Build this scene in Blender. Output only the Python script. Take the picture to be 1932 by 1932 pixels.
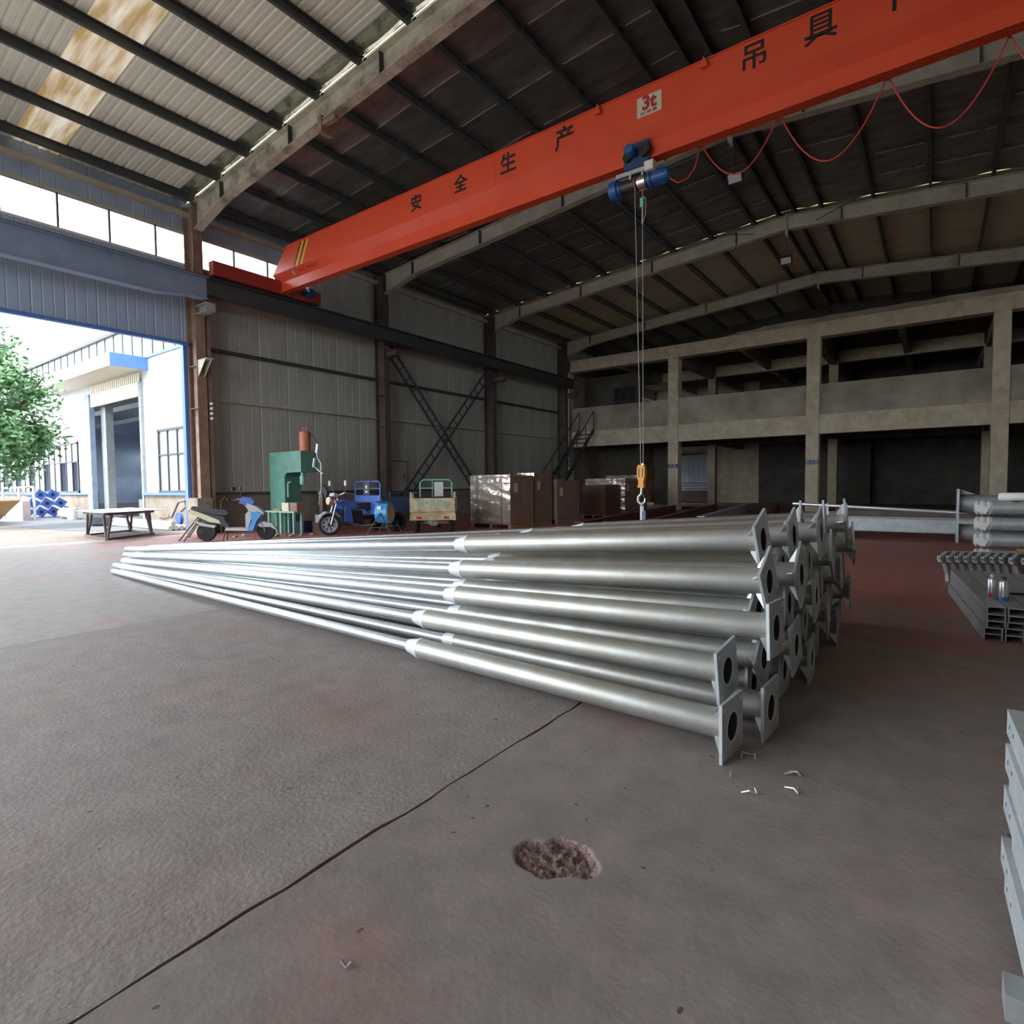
import bpy, bmesh, math, random
from mathutils import Vector, Matrix
random.seed(7)
for o in list(bpy.data.objects): bpy.data.objects.remove(o)
SC = bpy.context.scene
COL = SC.collection

# ---------------------------------------------------------------- camera, sky, sun, exposure
H = 1.2
YAW, PIT, ROL, FPX = 0.635376, -0.0460001, -0.00975325, 1084.104
_f = Vector((-math.sin(YAW)*math.cos(PIT), math.cos(YAW)*math.cos(PIT), math.sin(PIT)))
_r = Vector((math.cos(YAW), math.sin(YAW), 0)); _u = _r.cross(_f)
RT = math.cos(ROL)*_r + math.sin(ROL)*_u
UP = -math.sin(ROL)*_r + math.cos(ROL)*_u
CAMP = Vector((0, 0, H))
cd = bpy.data.cameras.new('camera'); cam = bpy.data.objects.new('camera', cd); COL.objects.link(cam)
cd.sensor_width = 36; cd.sensor_fit = 'HORIZONTAL'; cd.lens = FPX/1932*36
cd.clip_start = 0.02; cd.clip_end = 500
cam.matrix_world = Matrix(((RT.x, UP.x, -_f.x, 0), (RT.y, UP.y, -_f.y, 0), (RT.z, UP.z, -_f.z, H), (0, 0, 0, 1)))
SC.camera = cam
def ray(x, y): return RT*((x-966)/FPX) - UP*((y-966)/FPX) + _f
def onfloor(x, y, z=0.0): d = ray(x, y); return CAMP + d*((z-H)/d.z)
def onx(x, y, X): d = ray(x, y); return CAMP + d*(X/d.x)
def ony(x, y, Y): d = ray(x, y); return CAMP + d*(Y/d.y)

SKY, SUN, EXPO = 2.2, 1.7, 1.65
w = bpy.data.worlds.new('sky'); SC.world = w; w.use_nodes = True
bg = w.node_tree.nodes['Background']; bg.inputs[0].default_value = (0.86, 0.93, 1.0, 1); bg.inputs[1].default_value = SKY
sd = bpy.data.lights.new('sun', 'SUN'); sd.energy = SUN; sd.angle = math.radians(4); sd.color = (1, .95, .87)
sun = bpy.data.objects.new('sun', sd); COL.objects.link(sun)
sun.rotation_euler = Vector((-0.10, -0.52, 0.85)).to_track_quat('Z', 'Y').to_euler()
SC.view_settings.view_transform = 'Standard'; SC.view_settings.look = 'None'
SC.view_settings.exposure = EXPO; SC.view_settings.gamma = 1; SC.view_settings.use_curve_mapping = False
SC.cycles.max_bounces = 9; SC.cycles.diffuse_bounces = 6; SC.cycles.glossy_bounces = 4
SC.cycles.transmission_bounces = 4; SC.cycles.transparent_max_bounces = 10
SC.cycles.sample_clamp_indirect = 6; SC.cycles.caustics_reflective = False; SC.cycles.caustics_refractive = False
SC.cycles.use_denoising = True

def portal(c, sx, sy, d):
    """sky portal in an open door or window: guides the sky's own light through it, adds none"""
    l = bpy.data.lights.new('opening', 'AREA'); l.shape = 'RECTANGLE'; l.size = sx; l.size_y = sy
    l.cycles.is_portal = True
    o = bpy.data.objects.new('opening', l); COL.objects.link(o); o.location = c
    o.rotation_euler = Vector(d).to_track_quat('-Z', 'Z').to_euler()
    return o

# ---------------------------------------------------------------- materials
def lin(c):
    return tuple((v/255/12.92 if v/255 <= .04045 else ((v/255+.055)/1.055)**2.4) for v in c)
MATS = {}
def mat(name, rgb, rough=.6, metal=0., var=0., vscale=4., rgb2=None, spots=0., bump=0., bscale=40., rvar=0., stretch=None, spec=.5):
    """plain procedural surface: base colour, a second colour mixed in by noise, relief"""
    m = bpy.data.materials.new(name); m.use_nodes = True; MATS[name] = m
    nt = m.node_tree; N = nt.nodes; L = nt.links; b = N['Principled BSDF']
    b.inputs['Roughness'].default_value = rough; b.inputs['Metallic'].default_value = metal
    b.inputs['Specular IOR Level'].default_value = spec
    c1 = lin(rgb); b.inputs['Base Color'].default_value = (*c1, 1)
    tc = N.new('ShaderNodeTexCoord'); src = tc.outputs['Object']
    if stretch:
        mp = N.new('ShaderNodeMapping'); mp.inputs['Scale'].default_value = stretch
        L.new(src, mp.inputs['Vector']); src = mp.outputs[0]
    if var or rgb2:
        n = N.new('ShaderNodeTexNoise'); n.inputs['Scale'].default_value = vscale; n.inputs['Detail'].default_value = 6
        n.inputs['Roughness'].default_value = .62
        L.new(src, n.inputs['Vector'])
        r = N.new('ShaderNodeValToRGB'); L.new(n.outputs[0], r.inputs[0])
        c2 = lin(rgb2) if rgb2 else tuple(v*(1-var) for v in c1)
        r.color_ramp.elements[0].position = .5-.22+spots; r.color_ramp.elements[1].position = .5+.18+spots*.6
        r.color_ramp.elements[0].color = (*c1, 1); r.color_ramp.elements[1].color = (*c2, 1)
        L.new(r.outputs[0], b.inputs['Base Color'])
        if rvar:
            mr = N.new('ShaderNodeMapRange'); mr.inputs[3].default_value = rough-rvar; mr.inputs[4].default_value = rough+rvar
            L.new(n.outputs[0], mr.inputs[0]); L.new(mr.outputs[0], b.inputs['Roughness'])
    if bump:
        n2 = N.new('ShaderNodeTexNoise'); n2.inputs['Scale'].default_value = bscale; n2.inputs['Detail'].default_value = 5
        L.new(src, n2.inputs['Vector'])
        bp = N.new('ShaderNodeBump'); bp.inputs['Strength'].default_value = bump; bp.inputs['Distance'].default_value = .02
        L.new(n2.outputs[0], bp.inputs['Height']); L.new(bp.outputs[0], b.inputs['Normal'])
    return m

def glass_mat(name, rgb, refl=.12, trans=(1, 1, 1), sheen=0.0):
    m = bpy.data.materials.new(name); m.use_nodes = True; nt = m.node_tree; N = nt.nodes; L = nt.links; MATS[name] = m
    N.remove(N['Principled BSDF']); out = N['Material Output']
    t = N.new('ShaderNodeBsdfTransparent'); t.inputs[0].default_value = (*trans, 1)
    g = N.new('ShaderNodeBsdfGlossy'); g.inputs['Roughness'].default_value = .08; g.inputs[0].default_value = (.9, .95, 1, 1)
    mx = N.new('ShaderNodeMixShader'); fr = N.new('ShaderNodeFresnel'); fr.inputs[0].default_value = 1.0+refl*4
    L.new(fr.outputs[0], mx.inputs[0]); L.new(t.outputs[0], mx.inputs[1]); L.new(g.outputs[0], mx.inputs[2]); last = mx
    if sheen:
        d = N.new('ShaderNodeBsdfDiffuse'); d.inputs[0].default_value = (*lin(rgb), 1)
        m2 = N.new('ShaderNodeMixShader'); m2.inputs[0].default_value = sheen
        L.new(last.outputs[0], m2.inputs[1]); L.new(d.outputs[0], m2.inputs[2]); last = m2
    L.new(last.outputs[0], out.inputs[0])
    return m

def floor_mat(name, grey, red, rough, speck, redbias, rb2=0.0):
    """worn concrete: grey with old red floor paint left in patches (more of it deeper in the hall), grit"""
    m = bpy.data.materials.new(name); m.use_nodes = True; nt = m.node_tree; N = nt.nodes; L = nt.links; MATS[name] = m
    b = N['Principled BSDF']; b.inputs['Roughness'].default_value = rough; b.inputs['Specular IOR Level'].default_value = .35
    geo = N.new('ShaderNodeNewGeometry'); P = geo.outputs['Position']
    n1 = N.new('ShaderNodeTexNoise'); n1.inputs['Scale'].default_value = .9; n1.inputs['Detail'].default_value = 7; n1.inputs['Roughness'].default_value = .6
    L.new(P, n1.inputs['Vector'])
    sep = N.new('ShaderNodeSeparateXYZ'); L.new(P, sep.inputs[0])
    my = N.new('ShaderNodeMapRange'); my.inputs[1].default_value = 3.5; my.inputs[2].default_value = 9; my.inputs[3].default_value = redbias; my.inputs[4].default_value = redbias+rb2
    L.new(sep.outputs['Y'], my.inputs[0])
    ad = N.new('ShaderNodeMath'); ad.operation = 'ADD'; L.new(n1.outputs[0], ad.inputs[0]); L.new(my.outputs[0], ad.inputs[1])
    rp = N.new('ShaderNodeValToRGB'); rp.color_ramp.elements[0].position = .45; rp.color_ramp.elements[1].position = .75
    rp.color_ramp.elements[0].color = (*lin(grey), 1); rp.color_ramp.elements[1].color = (*lin(red), 1)
    L.new(ad.outputs[0], rp.inputs[0])
    n2 = N.new('ShaderNodeTexNoise'); n2.inputs['Scale'].default_value = 5; n2.inputs['Detail'].default_value = 8; n2.inputs['Roughness'].default_value = .7
    L.new(P, n2.inputs['Vector'])
    mr = N.new('ShaderNodeMapRange'); mr.inputs[1].default_value = .3; mr.inputs[2].default_value = .7; mr.inputs[3].default_value = .8; mr.inputs[4].default_value = 1.18
    L.new(n2.outputs[0], mr.inputs[0])
    mul = N.new('ShaderNodeMixRGB'); mul.blend_type = 'MULTIPLY'; mul.inputs[0].default_value = 1
    L.new(rp.outputs[0], mul.inputs[1]); L.new(mr.outputs[0], mul.inputs[2]); col = mul.outputs[0]
    # grit: pale chips, in some cells only, thicker in places
    def cells(scale, keep):
        dn = N.new('ShaderNodeTexNoise'); dn.inputs['Scale'].default_value = scale*.9; L.new(P, dn.inputs['Vector'])
        ds = N.new('ShaderNodeMixRGB'); ds.blend_type = 'ADD'; ds.inputs[0].default_value = 1.1/scale; L.new(P, ds.inputs[1]); L.new(dn.outputs['Color'], ds.inputs[2])
        v = N.new('ShaderNodeTexVoronoi'); v.inputs['Scale'].default_value = scale; L.new(ds.outputs[0], v.inputs['Vector'])
        sp = N.new('ShaderNodeSeparateColor'); L.new(v.outputs['Color'], sp.inputs[0])
        g = N.new('ShaderNodeMath'); g.operation = 'GREATER_THAN'; g.inputs[1].default_value = 1-keep; L.new(sp.outputs[0], g.inputs[0])
        return v.outputs['Distance'], g.outputs[0]
    dist, sel = cells(70, .5)
    n3 = N.new('ShaderNodeTexNoise'); n3.inputs['Scale'].default_value = 1.3; n3.inputs['Detail'].default_value = 4; L.new(P, n3.inputs['Vector'])
    sc = N.new('ShaderNodeMapRange'); sc.inputs[1].default_value = .38; sc.inputs[2].default_value = .68; sc.inputs[3].default_value = 0; sc.inputs[4].default_value = speck
    L.new(n3.outputs[0], sc.inputs[0])
    lt = N.new('ShaderNodeMath'); lt.operation = 'LESS_THAN'; L.new(dist, lt.inputs[0]); L.new(sc.outputs[0], lt.inputs[1])
    th = N.new('ShaderNodeMath'); th.operation = 'MULTIPLY'; L.new(lt.outputs[0], th.inputs[0]); L.new(sel, th.inputs[1])
    mm = N.new('ShaderNodeMixRGB'); L.new(th.outputs[0], mm.inputs[0]); L.new(col, mm.inputs[1]); mm.inputs[2].default_value = (*lin((168, 160, 155)), 1)
    # small dark pits
    dist2, sel2 = cells(11, .3)
    lt2 = N.new('ShaderNodeMath'); lt2.operation = 'LESS_THAN'; lt2.inputs[1].default_value = .09; L.new(dist2, lt2.inputs[0])
    th2 = N.new('ShaderNodeMath'); th2.operation = 'MULTIPLY'; L.new(lt2.outputs[0], th2.inputs[0]); L.new(sel2, th2.inputs[1])
    m3 = N.new('ShaderNodeMixRGB'); L.new(th2.outputs[0], m3.inputs[0]); L.new(mm.outputs[0], m3.inputs[1]); m3.inputs[2].default_value = (*lin((98, 86, 82)), 1)
    L.new(m3.outputs[0], b.inputs['Base Color'])
    nb = N.new('ShaderNodeTexNoise'); nb.inputs['Scale'].default_value = 45; nb.inputs['Detail'].default_value = 6; L.new(P, nb.inputs['Vector'])
    a2 = N.new('ShaderNodeMath'); a2.operation = 'MULTIPLY_ADD'; L.new(th.outputs[0], a2.inputs[0])
    a2.inputs[1].default_value = .8; L.new(nb.outputs[0], a2.inputs[2])
    bp = N.new('ShaderNodeBump'); bp.inputs['Strength'].default_value = .45 if speck > .2 else .22; bp.inputs['Distance'].default_value = .008
    L.new(a2.outputs[0], bp.inputs['Height']); L.new(bp.outputs[0], b.inputs['Normal'])
    return m

floor_mat('floor_rough', (150, 140, 136), (160, 122, 114), .6, .42, -.09, .45)
floor_mat('floor_smooth', (146, 136, 132), (172, 110, 102), .5, .12, -.09, .5)
floor_mat('yard', (122, 116, 110), (118, 106, 95), .8, .1, .0, .0)
floor_mat('yard_dark', (104, 107, 112), (99, 94, 94), .8, .1, -.1, .0)
mat('pit', (150, 122, 116), .9, var=.5, vscale=30, bump=1, bscale=60)
mat('joint', (140, 98, 88), .9)
mat('galv_shaft', (222, 227, 230), .33, .85, rgb2=(200, 204, 204), vscale=6, rvar=.06)
mat('galv', (206, 211, 210), .48, .78, rgb2=(182, 176, 164), vscale=3.5, rvar=.12, bump=.04, bscale=30)
mat('galv_bright', (225, 230, 235), .3, .85, var=.1, vscale=20)
mat('zinc_lit', (240, 243, 246), .42, .35, var=.05, vscale=20)  # near-white zinc: door light caught by the cones put into the colour
mat('galv_plate', (206, 212, 215), .45, .35, rgb2=(182, 188, 190), vscale=9, rvar=.1, bump=.05, bscale=60)
mat('galv_dull', (184, 190, 192), .5, .5, rgb2=(160, 164, 164), vscale=8, rvar=.1)
mat('galv_pale', (205, 213, 217), .5, .25, rgb2=(176, 182, 186), vscale=7)
mat('cream', (200, 196, 178), .6, rgb2=(172, 166, 146), vscale=3, spots=.06)
mat('cream_peel', (202, 198, 180), .65, rgb2=(92, 70, 58), vscale=2.2, spots=.16, bump=.1)
mat('purlin', (84, 88, 88), .6, var=.3, vscale=3)
mat('steel_brown', (104, 92, 88), .6, rgb2=(80, 66, 62), vscale=3)
mat('steel_rust', (160, 136, 118), .65, rgb2=(126, 100, 84), vscale=4)
mat('steel_dark', (72, 74, 78), .55, var=.3, vscale=3)
mat('runway', (140, 158, 184), .5, var=.2, vscale=3)  # blue haze by the doorway put into the near beams' colour
mat('cladding', (188, 190, 184), .5, rgb2=(164, 164, 154), vscale=1.2, stretch=(1, 1, .3))
mat('cladding_blue', (172, 190, 212), .5, rgb2=(154, 172, 196), vscale=1.2)  # blue-grey, lightened: glare round the doorway put into the colour
mat('sheet', (240, 243, 230), .5, rgb2=(230, 232, 214), vscale=1.5)
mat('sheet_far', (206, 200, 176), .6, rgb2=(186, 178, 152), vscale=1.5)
mat('foil', (160, 163, 160), .44, .75, rgb2=(122, 122, 119), vscale=1.5, rvar=.1, bump=.25, bscale=7, stretch=(1.0, 3.0, 1))
mat('foil_bright', (220, 224, 220), .22, .95, bump=.5, bscale=12)
mat('plaster', (228, 218, 192), .85, rgb2=(196, 180, 154), vscale=2.5, spots=.05, bump=.3, bscale=14)
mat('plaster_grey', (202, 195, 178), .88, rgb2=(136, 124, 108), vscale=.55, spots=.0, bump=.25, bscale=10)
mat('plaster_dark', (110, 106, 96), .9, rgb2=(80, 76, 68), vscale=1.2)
mat('dado', (160, 150, 135), .85, rgb2=(122, 110, 97), vscale=2, bump=.3, bscale=12)
mat('crane_red', (222, 84, 50), .4, rgb2=(212, 74, 42), vscale=1.2, spec=.5)
mat('crane_dark', (158, 62, 58), .5)
mat('ink', (22, 18, 18), .6); mat('ink_red', (168, 40, 34), .6); mat('ink_serial', (150, 42, 24), .6)
mat('yellow', (236, 178, 30), .5); mat('sign_cream', (214, 200, 178), .55, var=.15, vscale=20)
mat('blue_paint', (38, 92, 160), .4, rgb2=(28, 70, 130), vscale=6)
mat('blue_trike', (84, 116, 196), .45, rgb2=(62, 92, 170), vscale=5)
mat('blue_dark', (40, 66, 104), .5, var=.3, vscale=4)
mat('blue_trim', (84, 124, 190), .5, var=.15, vscale=4)
mat('blue_pole', (58, 92, 168), .5)
mat('bore', (58, 60, 60), .75, .2)
mat('seam', (214, 216, 214), .4, .5)
mat('sky_blue', (60, 150, 214), .4)
mat('black', (26, 26, 28), .55); mat('rubber', (38, 38, 40), .85, bump=.2)
mat('dark_metal', (60, 62, 66), .45, .6); mat('chrome', (200, 202, 205), .22, .95)
mat('white_paint', (224, 224, 222), .5, var=.06); mat('roll_white', (244, 242, 236), .5)  # second one: plain white of the rolls, no emission
mat('green_press', (96, 146, 130), .5, rgb2=(78, 124, 110), vscale=3)
mat('green_pale', (146, 190, 174), .5, rgb2=(122, 166, 150), vscale=4)
mat('orange_rust', (196, 122, 88), .6, rgb2=(168, 98, 70), vscale=6)
mat('timber', (176, 138, 98), .75, rgb2=(142, 108, 76), vscale=6, stretch=(1, 6, 1))
mat('cardboard', (150, 122, 104), .75, rgb2=(128, 102, 88), vscale=4)
mat('wrap', (236, 226, 216), .16, .6, rgb2=(206, 188, 174), vscale=6, bump=.3, bscale=10, stretch=(.5, .5, 2.2), spec=.9)
mat('brownboard', (98, 66, 52), .7, var=.2, vscale=8); mat('tanboard', (126, 98, 74), .75, var=.2, vscale=8)
mat('paper', (206, 202, 196), .7); mat('red_steel', (110, 58, 54), .65, rgb2=(84, 48, 46), vscale=3)
mat('cream_trike', (206, 196, 164), .55, rgb2=(150, 130, 96), vscale=5, spots=.1)
mat('teal', (120, 184, 172), .45); mat('lamp_amber', (236, 200, 140), .3); mat('lamp_red', (190, 60, 56), .4)
mat('hook_yellow', (232, 160, 28), .45, var=.1); mat('cable_red', (196, 66, 52), .5)
mat('leaf', (110, 150, 96), .55, rgb2=(70, 112, 66), vscale=1.4); mat('bark', (92, 78, 64), .9, bump=.5)
mat('white_cladding', (200, 203, 208), .5); mat('door_grey', (150, 168, 184), .55, rgb2=(120, 140, 160), vscale=2)
mat('beige_sheet', (222, 212, 194), .55); mat('rubble', (176, 162, 146), .9, var=.3, vscale=9, bump=.4)
mat('asphalt_block', (74, 78, 84), .8, var=.3, vscale=6); mat('plywood', (214, 180, 136), .7, rgb2=(190, 152, 110), vscale=3)
mat('pinkwall', (190, 170, 170), .8, rgb2=(160, 140, 146), vscale=2)
mat('seat_black', (52, 52, 58), .6); mat('silver_plastic', (176, 178, 184), .35); mat('lime_cream', (196, 198, 158), .45)
mat('sign_blue', (64, 88, 128), .5); mat('lamp_white', (226, 230, 234), .3)
mat('cloth_white', (214, 210, 204), .9); mat('plastic_clear', (200, 204, 206), .15, 0, bump=1.0, bscale=40, spec=.9)
glass_mat('pane', (210, 220, 226), .12); glass_mat('pane_sheen', (200, 206, 200), .12, (.9, .95, .95), .35)  # diffuse white in the workshop panes stands for reflected sky
def fibre():
    m = bpy.data.materials.new('fibreglass'); m.use_nodes = True; nt = m.node_tree; N = nt.nodes; L = nt.links; MATS['fibreglass'] = m
    N.remove(N['Principled BSDF']); out = N['Material Output']
    geo = N.new('ShaderNodeNewGeometry')
    mp = N.new('ShaderNodeMapping'); mp.inputs['Scale'].default_value = (.35, 2.5, 1); L.new(geo.outputs['Position'], mp.inputs[0])
    n = N.new('ShaderNodeTexNoise'); n.inputs['Scale'].default_value = 2.2; n.inputs['Detail'].default_value = 6; L.new(mp.outputs[0], n.inputs['Vector'])
    r = N.new('ShaderNodeValToRGB'); r.color_ramp.elements[0].position = .38; r.color_ramp.elements[1].position = .66
    r.color_ramp.elements[0].color = (*lin((170, 142, 98)), 1); r.color_ramp.elements[1].color = (*lin((224, 214, 198)), 1)
    L.new(n.outputs[0], r.inputs[0])
    t = N.new('ShaderNodeBsdfTranslucent'); L.new(r.outputs[0], t.inputs[0])
    d = N.new('ShaderNodeBsdfDiffuse'); L.new(r.outputs[0], d.inputs[0])
    mx = N.new('ShaderNodeMixShader'); mx.inputs[0].default_value = .9
    L.new(t.outputs[0], mx.inputs[1]); L.new(d.outputs[0], mx.inputs[2]); L.new(mx.outputs[0], out.inputs[0])
fibre()

# ---------------------------------------------------------------- mesh helpers
class MB:
    def __init__(s): s.v = []; s.f = []; s.m = []; s.cur = 0
    def add(s, vs, fs):
        n = len(s.v); s.v += [tuple(v) for v in vs]; s.f += [tuple(i+n for i in f) for f in fs]; s.m += [s.cur]*len(fs); return s
    def box(s, x0, x1, y0, y1, z0, z1):
        return s.add([(x0,y0,z0),(x1,y0,z0),(x1,y1,z0),(x0,y1,z0),(x0,y0,z1),(x1,y0,z1),(x1,y1,z1),(x0,y1,z1)],
                     [(0,3,2,1),(4,5,6,7),(0,1,5,4),(1,2,6,5),(2,3,7,6),(3,0,4,7)])
    def cbox(s, c, sz, rz=0, ry=0, rx=0):
        M = Matrix.Rotation(rz, 3, 'Z') @ Matrix.Rotation(ry, 3, 'Y') @ Matrix.Rotation(rx, 3, 'X'); c = Vector(c)
        a, b, d = sz[0]/2, sz[1]/2, sz[2]/2
        vs = [c + M @ Vector(p) for p in ((-a,-b,-d),(a,-b,-d),(a,b,-d),(-a,b,-d),(-a,-b,d),(a,-b,d),(a,b,d),(-a,b,d))]
        return s.add(vs, [(0,3,2,1),(4,5,6,7),(0,1,5,4),(1,2,6,5),(2,3,7,6),(3,0,4,7)])
    def bar(s, p0, p1, wd, ht, up=(0, 0, 1)):
        """rectangular bar from p0 to p1: wd across, ht along up"""
        p0, p1 = Vector(p0), Vector(p1); d = (p1-p0).normalized(); up = Vector(up)
        if abs(d.dot(up)) > .98: up = Vector((0, 1, 0))
        a = d.cross(up).normalized()*wd/2; b = a.cross(d).normalized()*ht/2
        vs = [p0-a-b, p0+a-b, p0+a+b, p0-a+b, p1-a-b, p1+a-b, p1+a+b, p1-a+b]
        return s.add(vs, [(0,3,2,1),(4,5,6,7),(0,1,5,4),(1,2,6,5),(2,3,7,6),(3,0,4,7)])
    def prism(s, poly, ax, a0, a1):
        """extrude a 2D polygon along axis ax; poly holds the other two axes in xyz order"""
        def P(q, a): return {'x': (a, q[0], q[1]), 'y': (q[0], a, q[1]), 'z': (q[0], q[1], a)}[ax]
        n = len(poly); vs = [P(q, a0) for q in poly] + [P(q, a1) for q in poly]
        fs = [tuple(range(n)), tuple(range(2*n-1, n-1, -1))] + [(i, i+n, (i+1) % n+n, (i+1) % n) for i in range(n)]
        return s.add(vs, fs)
    def tube(s, pts, r, n=10, cap=True):
        pts = [Vector(p) for p in pts]; m = len(pts); rs = r if isinstance(r, (list, tuple)) else [r]*m
        ref = None; vs = []
        for i, p in enumerate(pts):
            d = (pts[min(i+1, m-1)]-pts[max(i-1, 0)]).normalized()
            if ref is None:
                ref = Vector((0, 0, 1)) if abs(d.z) < .9 else Vector((1, 0, 0))
            a = d.cross(ref)
            if a.length < 1e-5: a = d.orthogonal()
            a.normalize(); b = a.cross(d).normalized(); ref = b
            for k in range(n):
                t = 2*math.pi*k/n; vs.append(p+(a*math.cos(t)+b*math.sin(t))*rs[i])
        fs = [(i*n+k, i*n+(k+1) % n, (i+1)*n+(k+1) % n, (i+1)*n+k) for i in range(m-1) for k in range(n)]
        if cap: fs += [tuple(range(n))[::-1], tuple(range((m-1)*n, m*n))]
        return s.add(vs, fs)
    def lathe(s, prof, c=(0, 0, 0), axis='z', n=16):
        c = Vector(c); vs = []; m = len(prof)
        for r, h in prof:
            for k in range(n):
                t = 2*math.pi*k/n; a, b = r*math.cos(t), r*math.sin(t)
                vs.append(c + Vector({'z': (a, b, h), 'x': (h, a, b), 'y': (b, h, a)}[axis]))
        fs = [(i*n+k, i*n+(k+1) % n, (i+1)*n+(k+1) % n, (i+1)*n+k) for i in range(m-1) for k in range(n)]
        if prof[0][0] > 1e-6: fs.append(tuple(range(n))[::-1])
        if prof[-1][0] > 1e-6: fs.append(tuple(range((m-1)*n, m*n)))
        return s.add(vs, fs)
    def quad(s, a, b, c, d): return s.add([a, b, c, d], [(0, 1, 2, 3)])
    def mesh(s, name, mats, smooth=False):
        me = bpy.data.meshes.new(name); me.from_pydata(s.v, [], s.f)
        for mm in (mats if isinstance(mats, (list, tuple)) else [mats]): me.materials.append(MATS[mm])
        if any(s.m): me.polygons.foreach_set('material_index', s.m)
        b = bmesh.new(); b.from_mesh(me); bmesh.ops.remove_doubles(b, verts=b.verts, dist=1e-5)
        bmesh.ops.recalc_face_normals(b, faces=b.faces); b.to_mesh(me); b.free()
        if smooth: me.shade_smooth(); me.set_sharp_from_angle(angle=math.radians(38))
        me.update(); return me
    def build(s, name, mats, parent=None, smooth=False, loc=None, rot=None):
        return link(name, s.mesh(name, mats, smooth), parent, loc, rot)
def link(name, me, parent=None, loc=None, rot=None):
    o = bpy.data.objects.new(name, me); COL.objects.link(o)
    if parent: o.parent = parent
    if loc is not None: o.location = loc
    if rot is not None: o.rotation_euler = rot
    return o
def tag(o, label, cat, group=None, kind=None):
    o['label'] = label; o['category'] = cat
    if group: o['group'] = group
    if kind: o['kind'] = kind
    return o
def struct(o, label=None):
    o['kind'] = 'structure'
    if label: o['label'] = label
    return o
def empty(name, loc=(0, 0, 0), rz=0):
    o = bpy.data.objects.new(name, None); COL.objects.link(o); o.location = loc; o.rotation_euler = (0, 0, rz); o.empty_display_size = .2
    return o
def thing(name, label, cat, loc=(0, 0, 0), rz=0, group=None): return tag(empty(name, loc, rz), label, cat, group)
def sbox(name, m, a, parent=None, label=None):
    o = MB().box(*a).build(name, m, parent)
    if not parent: struct(o, label)
    return o
def isec(mb, p, axis, a0, a1, wd, ht, tf=.014, tw=.01):
    """I section along axis; p = centre of the section in the other two axes (first = width dir, second = height dir)"""
    c0, c1 = p
    for q in (((c0-wd/2, c1-ht/2), (c0+wd/2, c1-ht/2+tf)), ((c0-wd/2, c1+ht/2-tf), (c0+wd/2, c1+ht/2)), ((c0-tw/2, c1-ht/2+tf), (c0+tw/2, c1+ht/2-tf))):
        (u0, v0), (u1, v1) = q
        mb.prism([(u0, v0), (u1, v0), (u1, v1), (u0, v1)], axis, a0, a1)
    return mb
def text(name, s, size, m, parent, origin, xdir, ydir, bold=0.0, depth=.002, sx=1.0):
    """flat lettering laid on a plane spanned by xdir, ydir, centred on origin"""
    cu = bpy.data.curves.new(name, 'FONT'); cu.body = s; cu.size = size; cu.align_x = 'CENTER'; cu.align_y = 'CENTER'
    cu.offset = bold; cu.extrude = depth/2; cu.resolution_u = 4
    t = bpy.data.objects.new(name, cu); COL.objects.link(t)
    dg = bpy.context.evaluated_depsgraph_get(); me = bpy.data.meshes.new_from_object(t.evaluated_get(dg))
    bpy.data.objects.remove(t); bpy.data.curves.remove(cu)
    X = Vector(xdir).normalized(); Y = Vector(ydir).normalized(); Z = X.cross(Y)
    me.transform(Matrix((( X.x*sx, Y.x, Z.x, 0), (X.y*sx, Y.y, Z.y, 0), (X.z*sx, Y.z, Z.z, 0), (0, 0, 0, 1))))
    me.materials.clear(); me.materials.append(MATS[m])
    return link(name, me, parent, origin)
# ================================================================ THE HALL
WX, EX = -16.0, 8.2                      # left and right walls
RX = -3.9                                # ridge line
FR = [-4.9, 1.3, 7.42, 13.75, 19.85, 25.9]   # frames
YB, YC = -6.5, 26.5                      # front end, face of the concrete storeys
def rtop(x): return 9.5-.083*abs(x-RX)   # top of rafters
portal((WX-.1, 4.35, 2.5), 5.8, 5.0, (1, 0, 0))
portal((WX-.1, 3.0, 7.45), 14.5, .9, (1, 0, 0))
portal((-9.25, YB-.1, 3.8), 12.5, 7.6, (0, 1, 0)); portal((WX-.1, -2.6, 2.5), 7.4, 5.0, (1, 0, 0))  # unseen front opening and second side doorway, sized to light the hall

# ---- floor: strips of slab with open joints
floor = struct(MB().box(WX, EX, YB, 40, -.2, -.045).build('floor', 'joint'), 'worn concrete floor slabs with traces of red paint')
def jag(x, seed, amp):
    r = random.Random(seed); pts = []; y = YB
    while y < YC:
        pts.append((x+r.uniform(-amp, amp), y)); y += .12 if y < 6 else .8
    pts.append((x, YC)); return pts
JX = [-14.06, -9.89, -5.72, -1.55, 2.62, 6.79]
def slab(edge_l, edge_r, m):
    mb = MB(); ys = sorted({round(p[1], 3) for p in edge_l+edge_r})
    def ip(e, y):
        for (x0, y0), (x1, y1) in zip(e, e[1:]):
            if y0-1e-6 <= y <= y1+1e-6: return x0+(x1-x0)*((y-y0)/max(y1-y0, 1e-6))
        return e[-1][0]
    L = [(ip(edge_l, y), y) for y in ys]; R = [(ip(edge_r, y), y) for y in ys]; n = len(ys)
    mb.add([(x, y, 0) for x, y in L]+[(x, y, 0) for x, y in R]+[(x, y, -.04) for x, y in L]+[(x, y, -.04) for x, y in R],
           [(i, i+n, i+n+1, i+1) for i in range(n-1)]+[(i, i+1, i+1+2*n, i+2*n) for i in range(n-1)]
           +[(i+n+1, i+n, i+3*n, i+3*n+1) for i in range(n-1)])
    return mb.build('floor_slab', m, floor)
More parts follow.
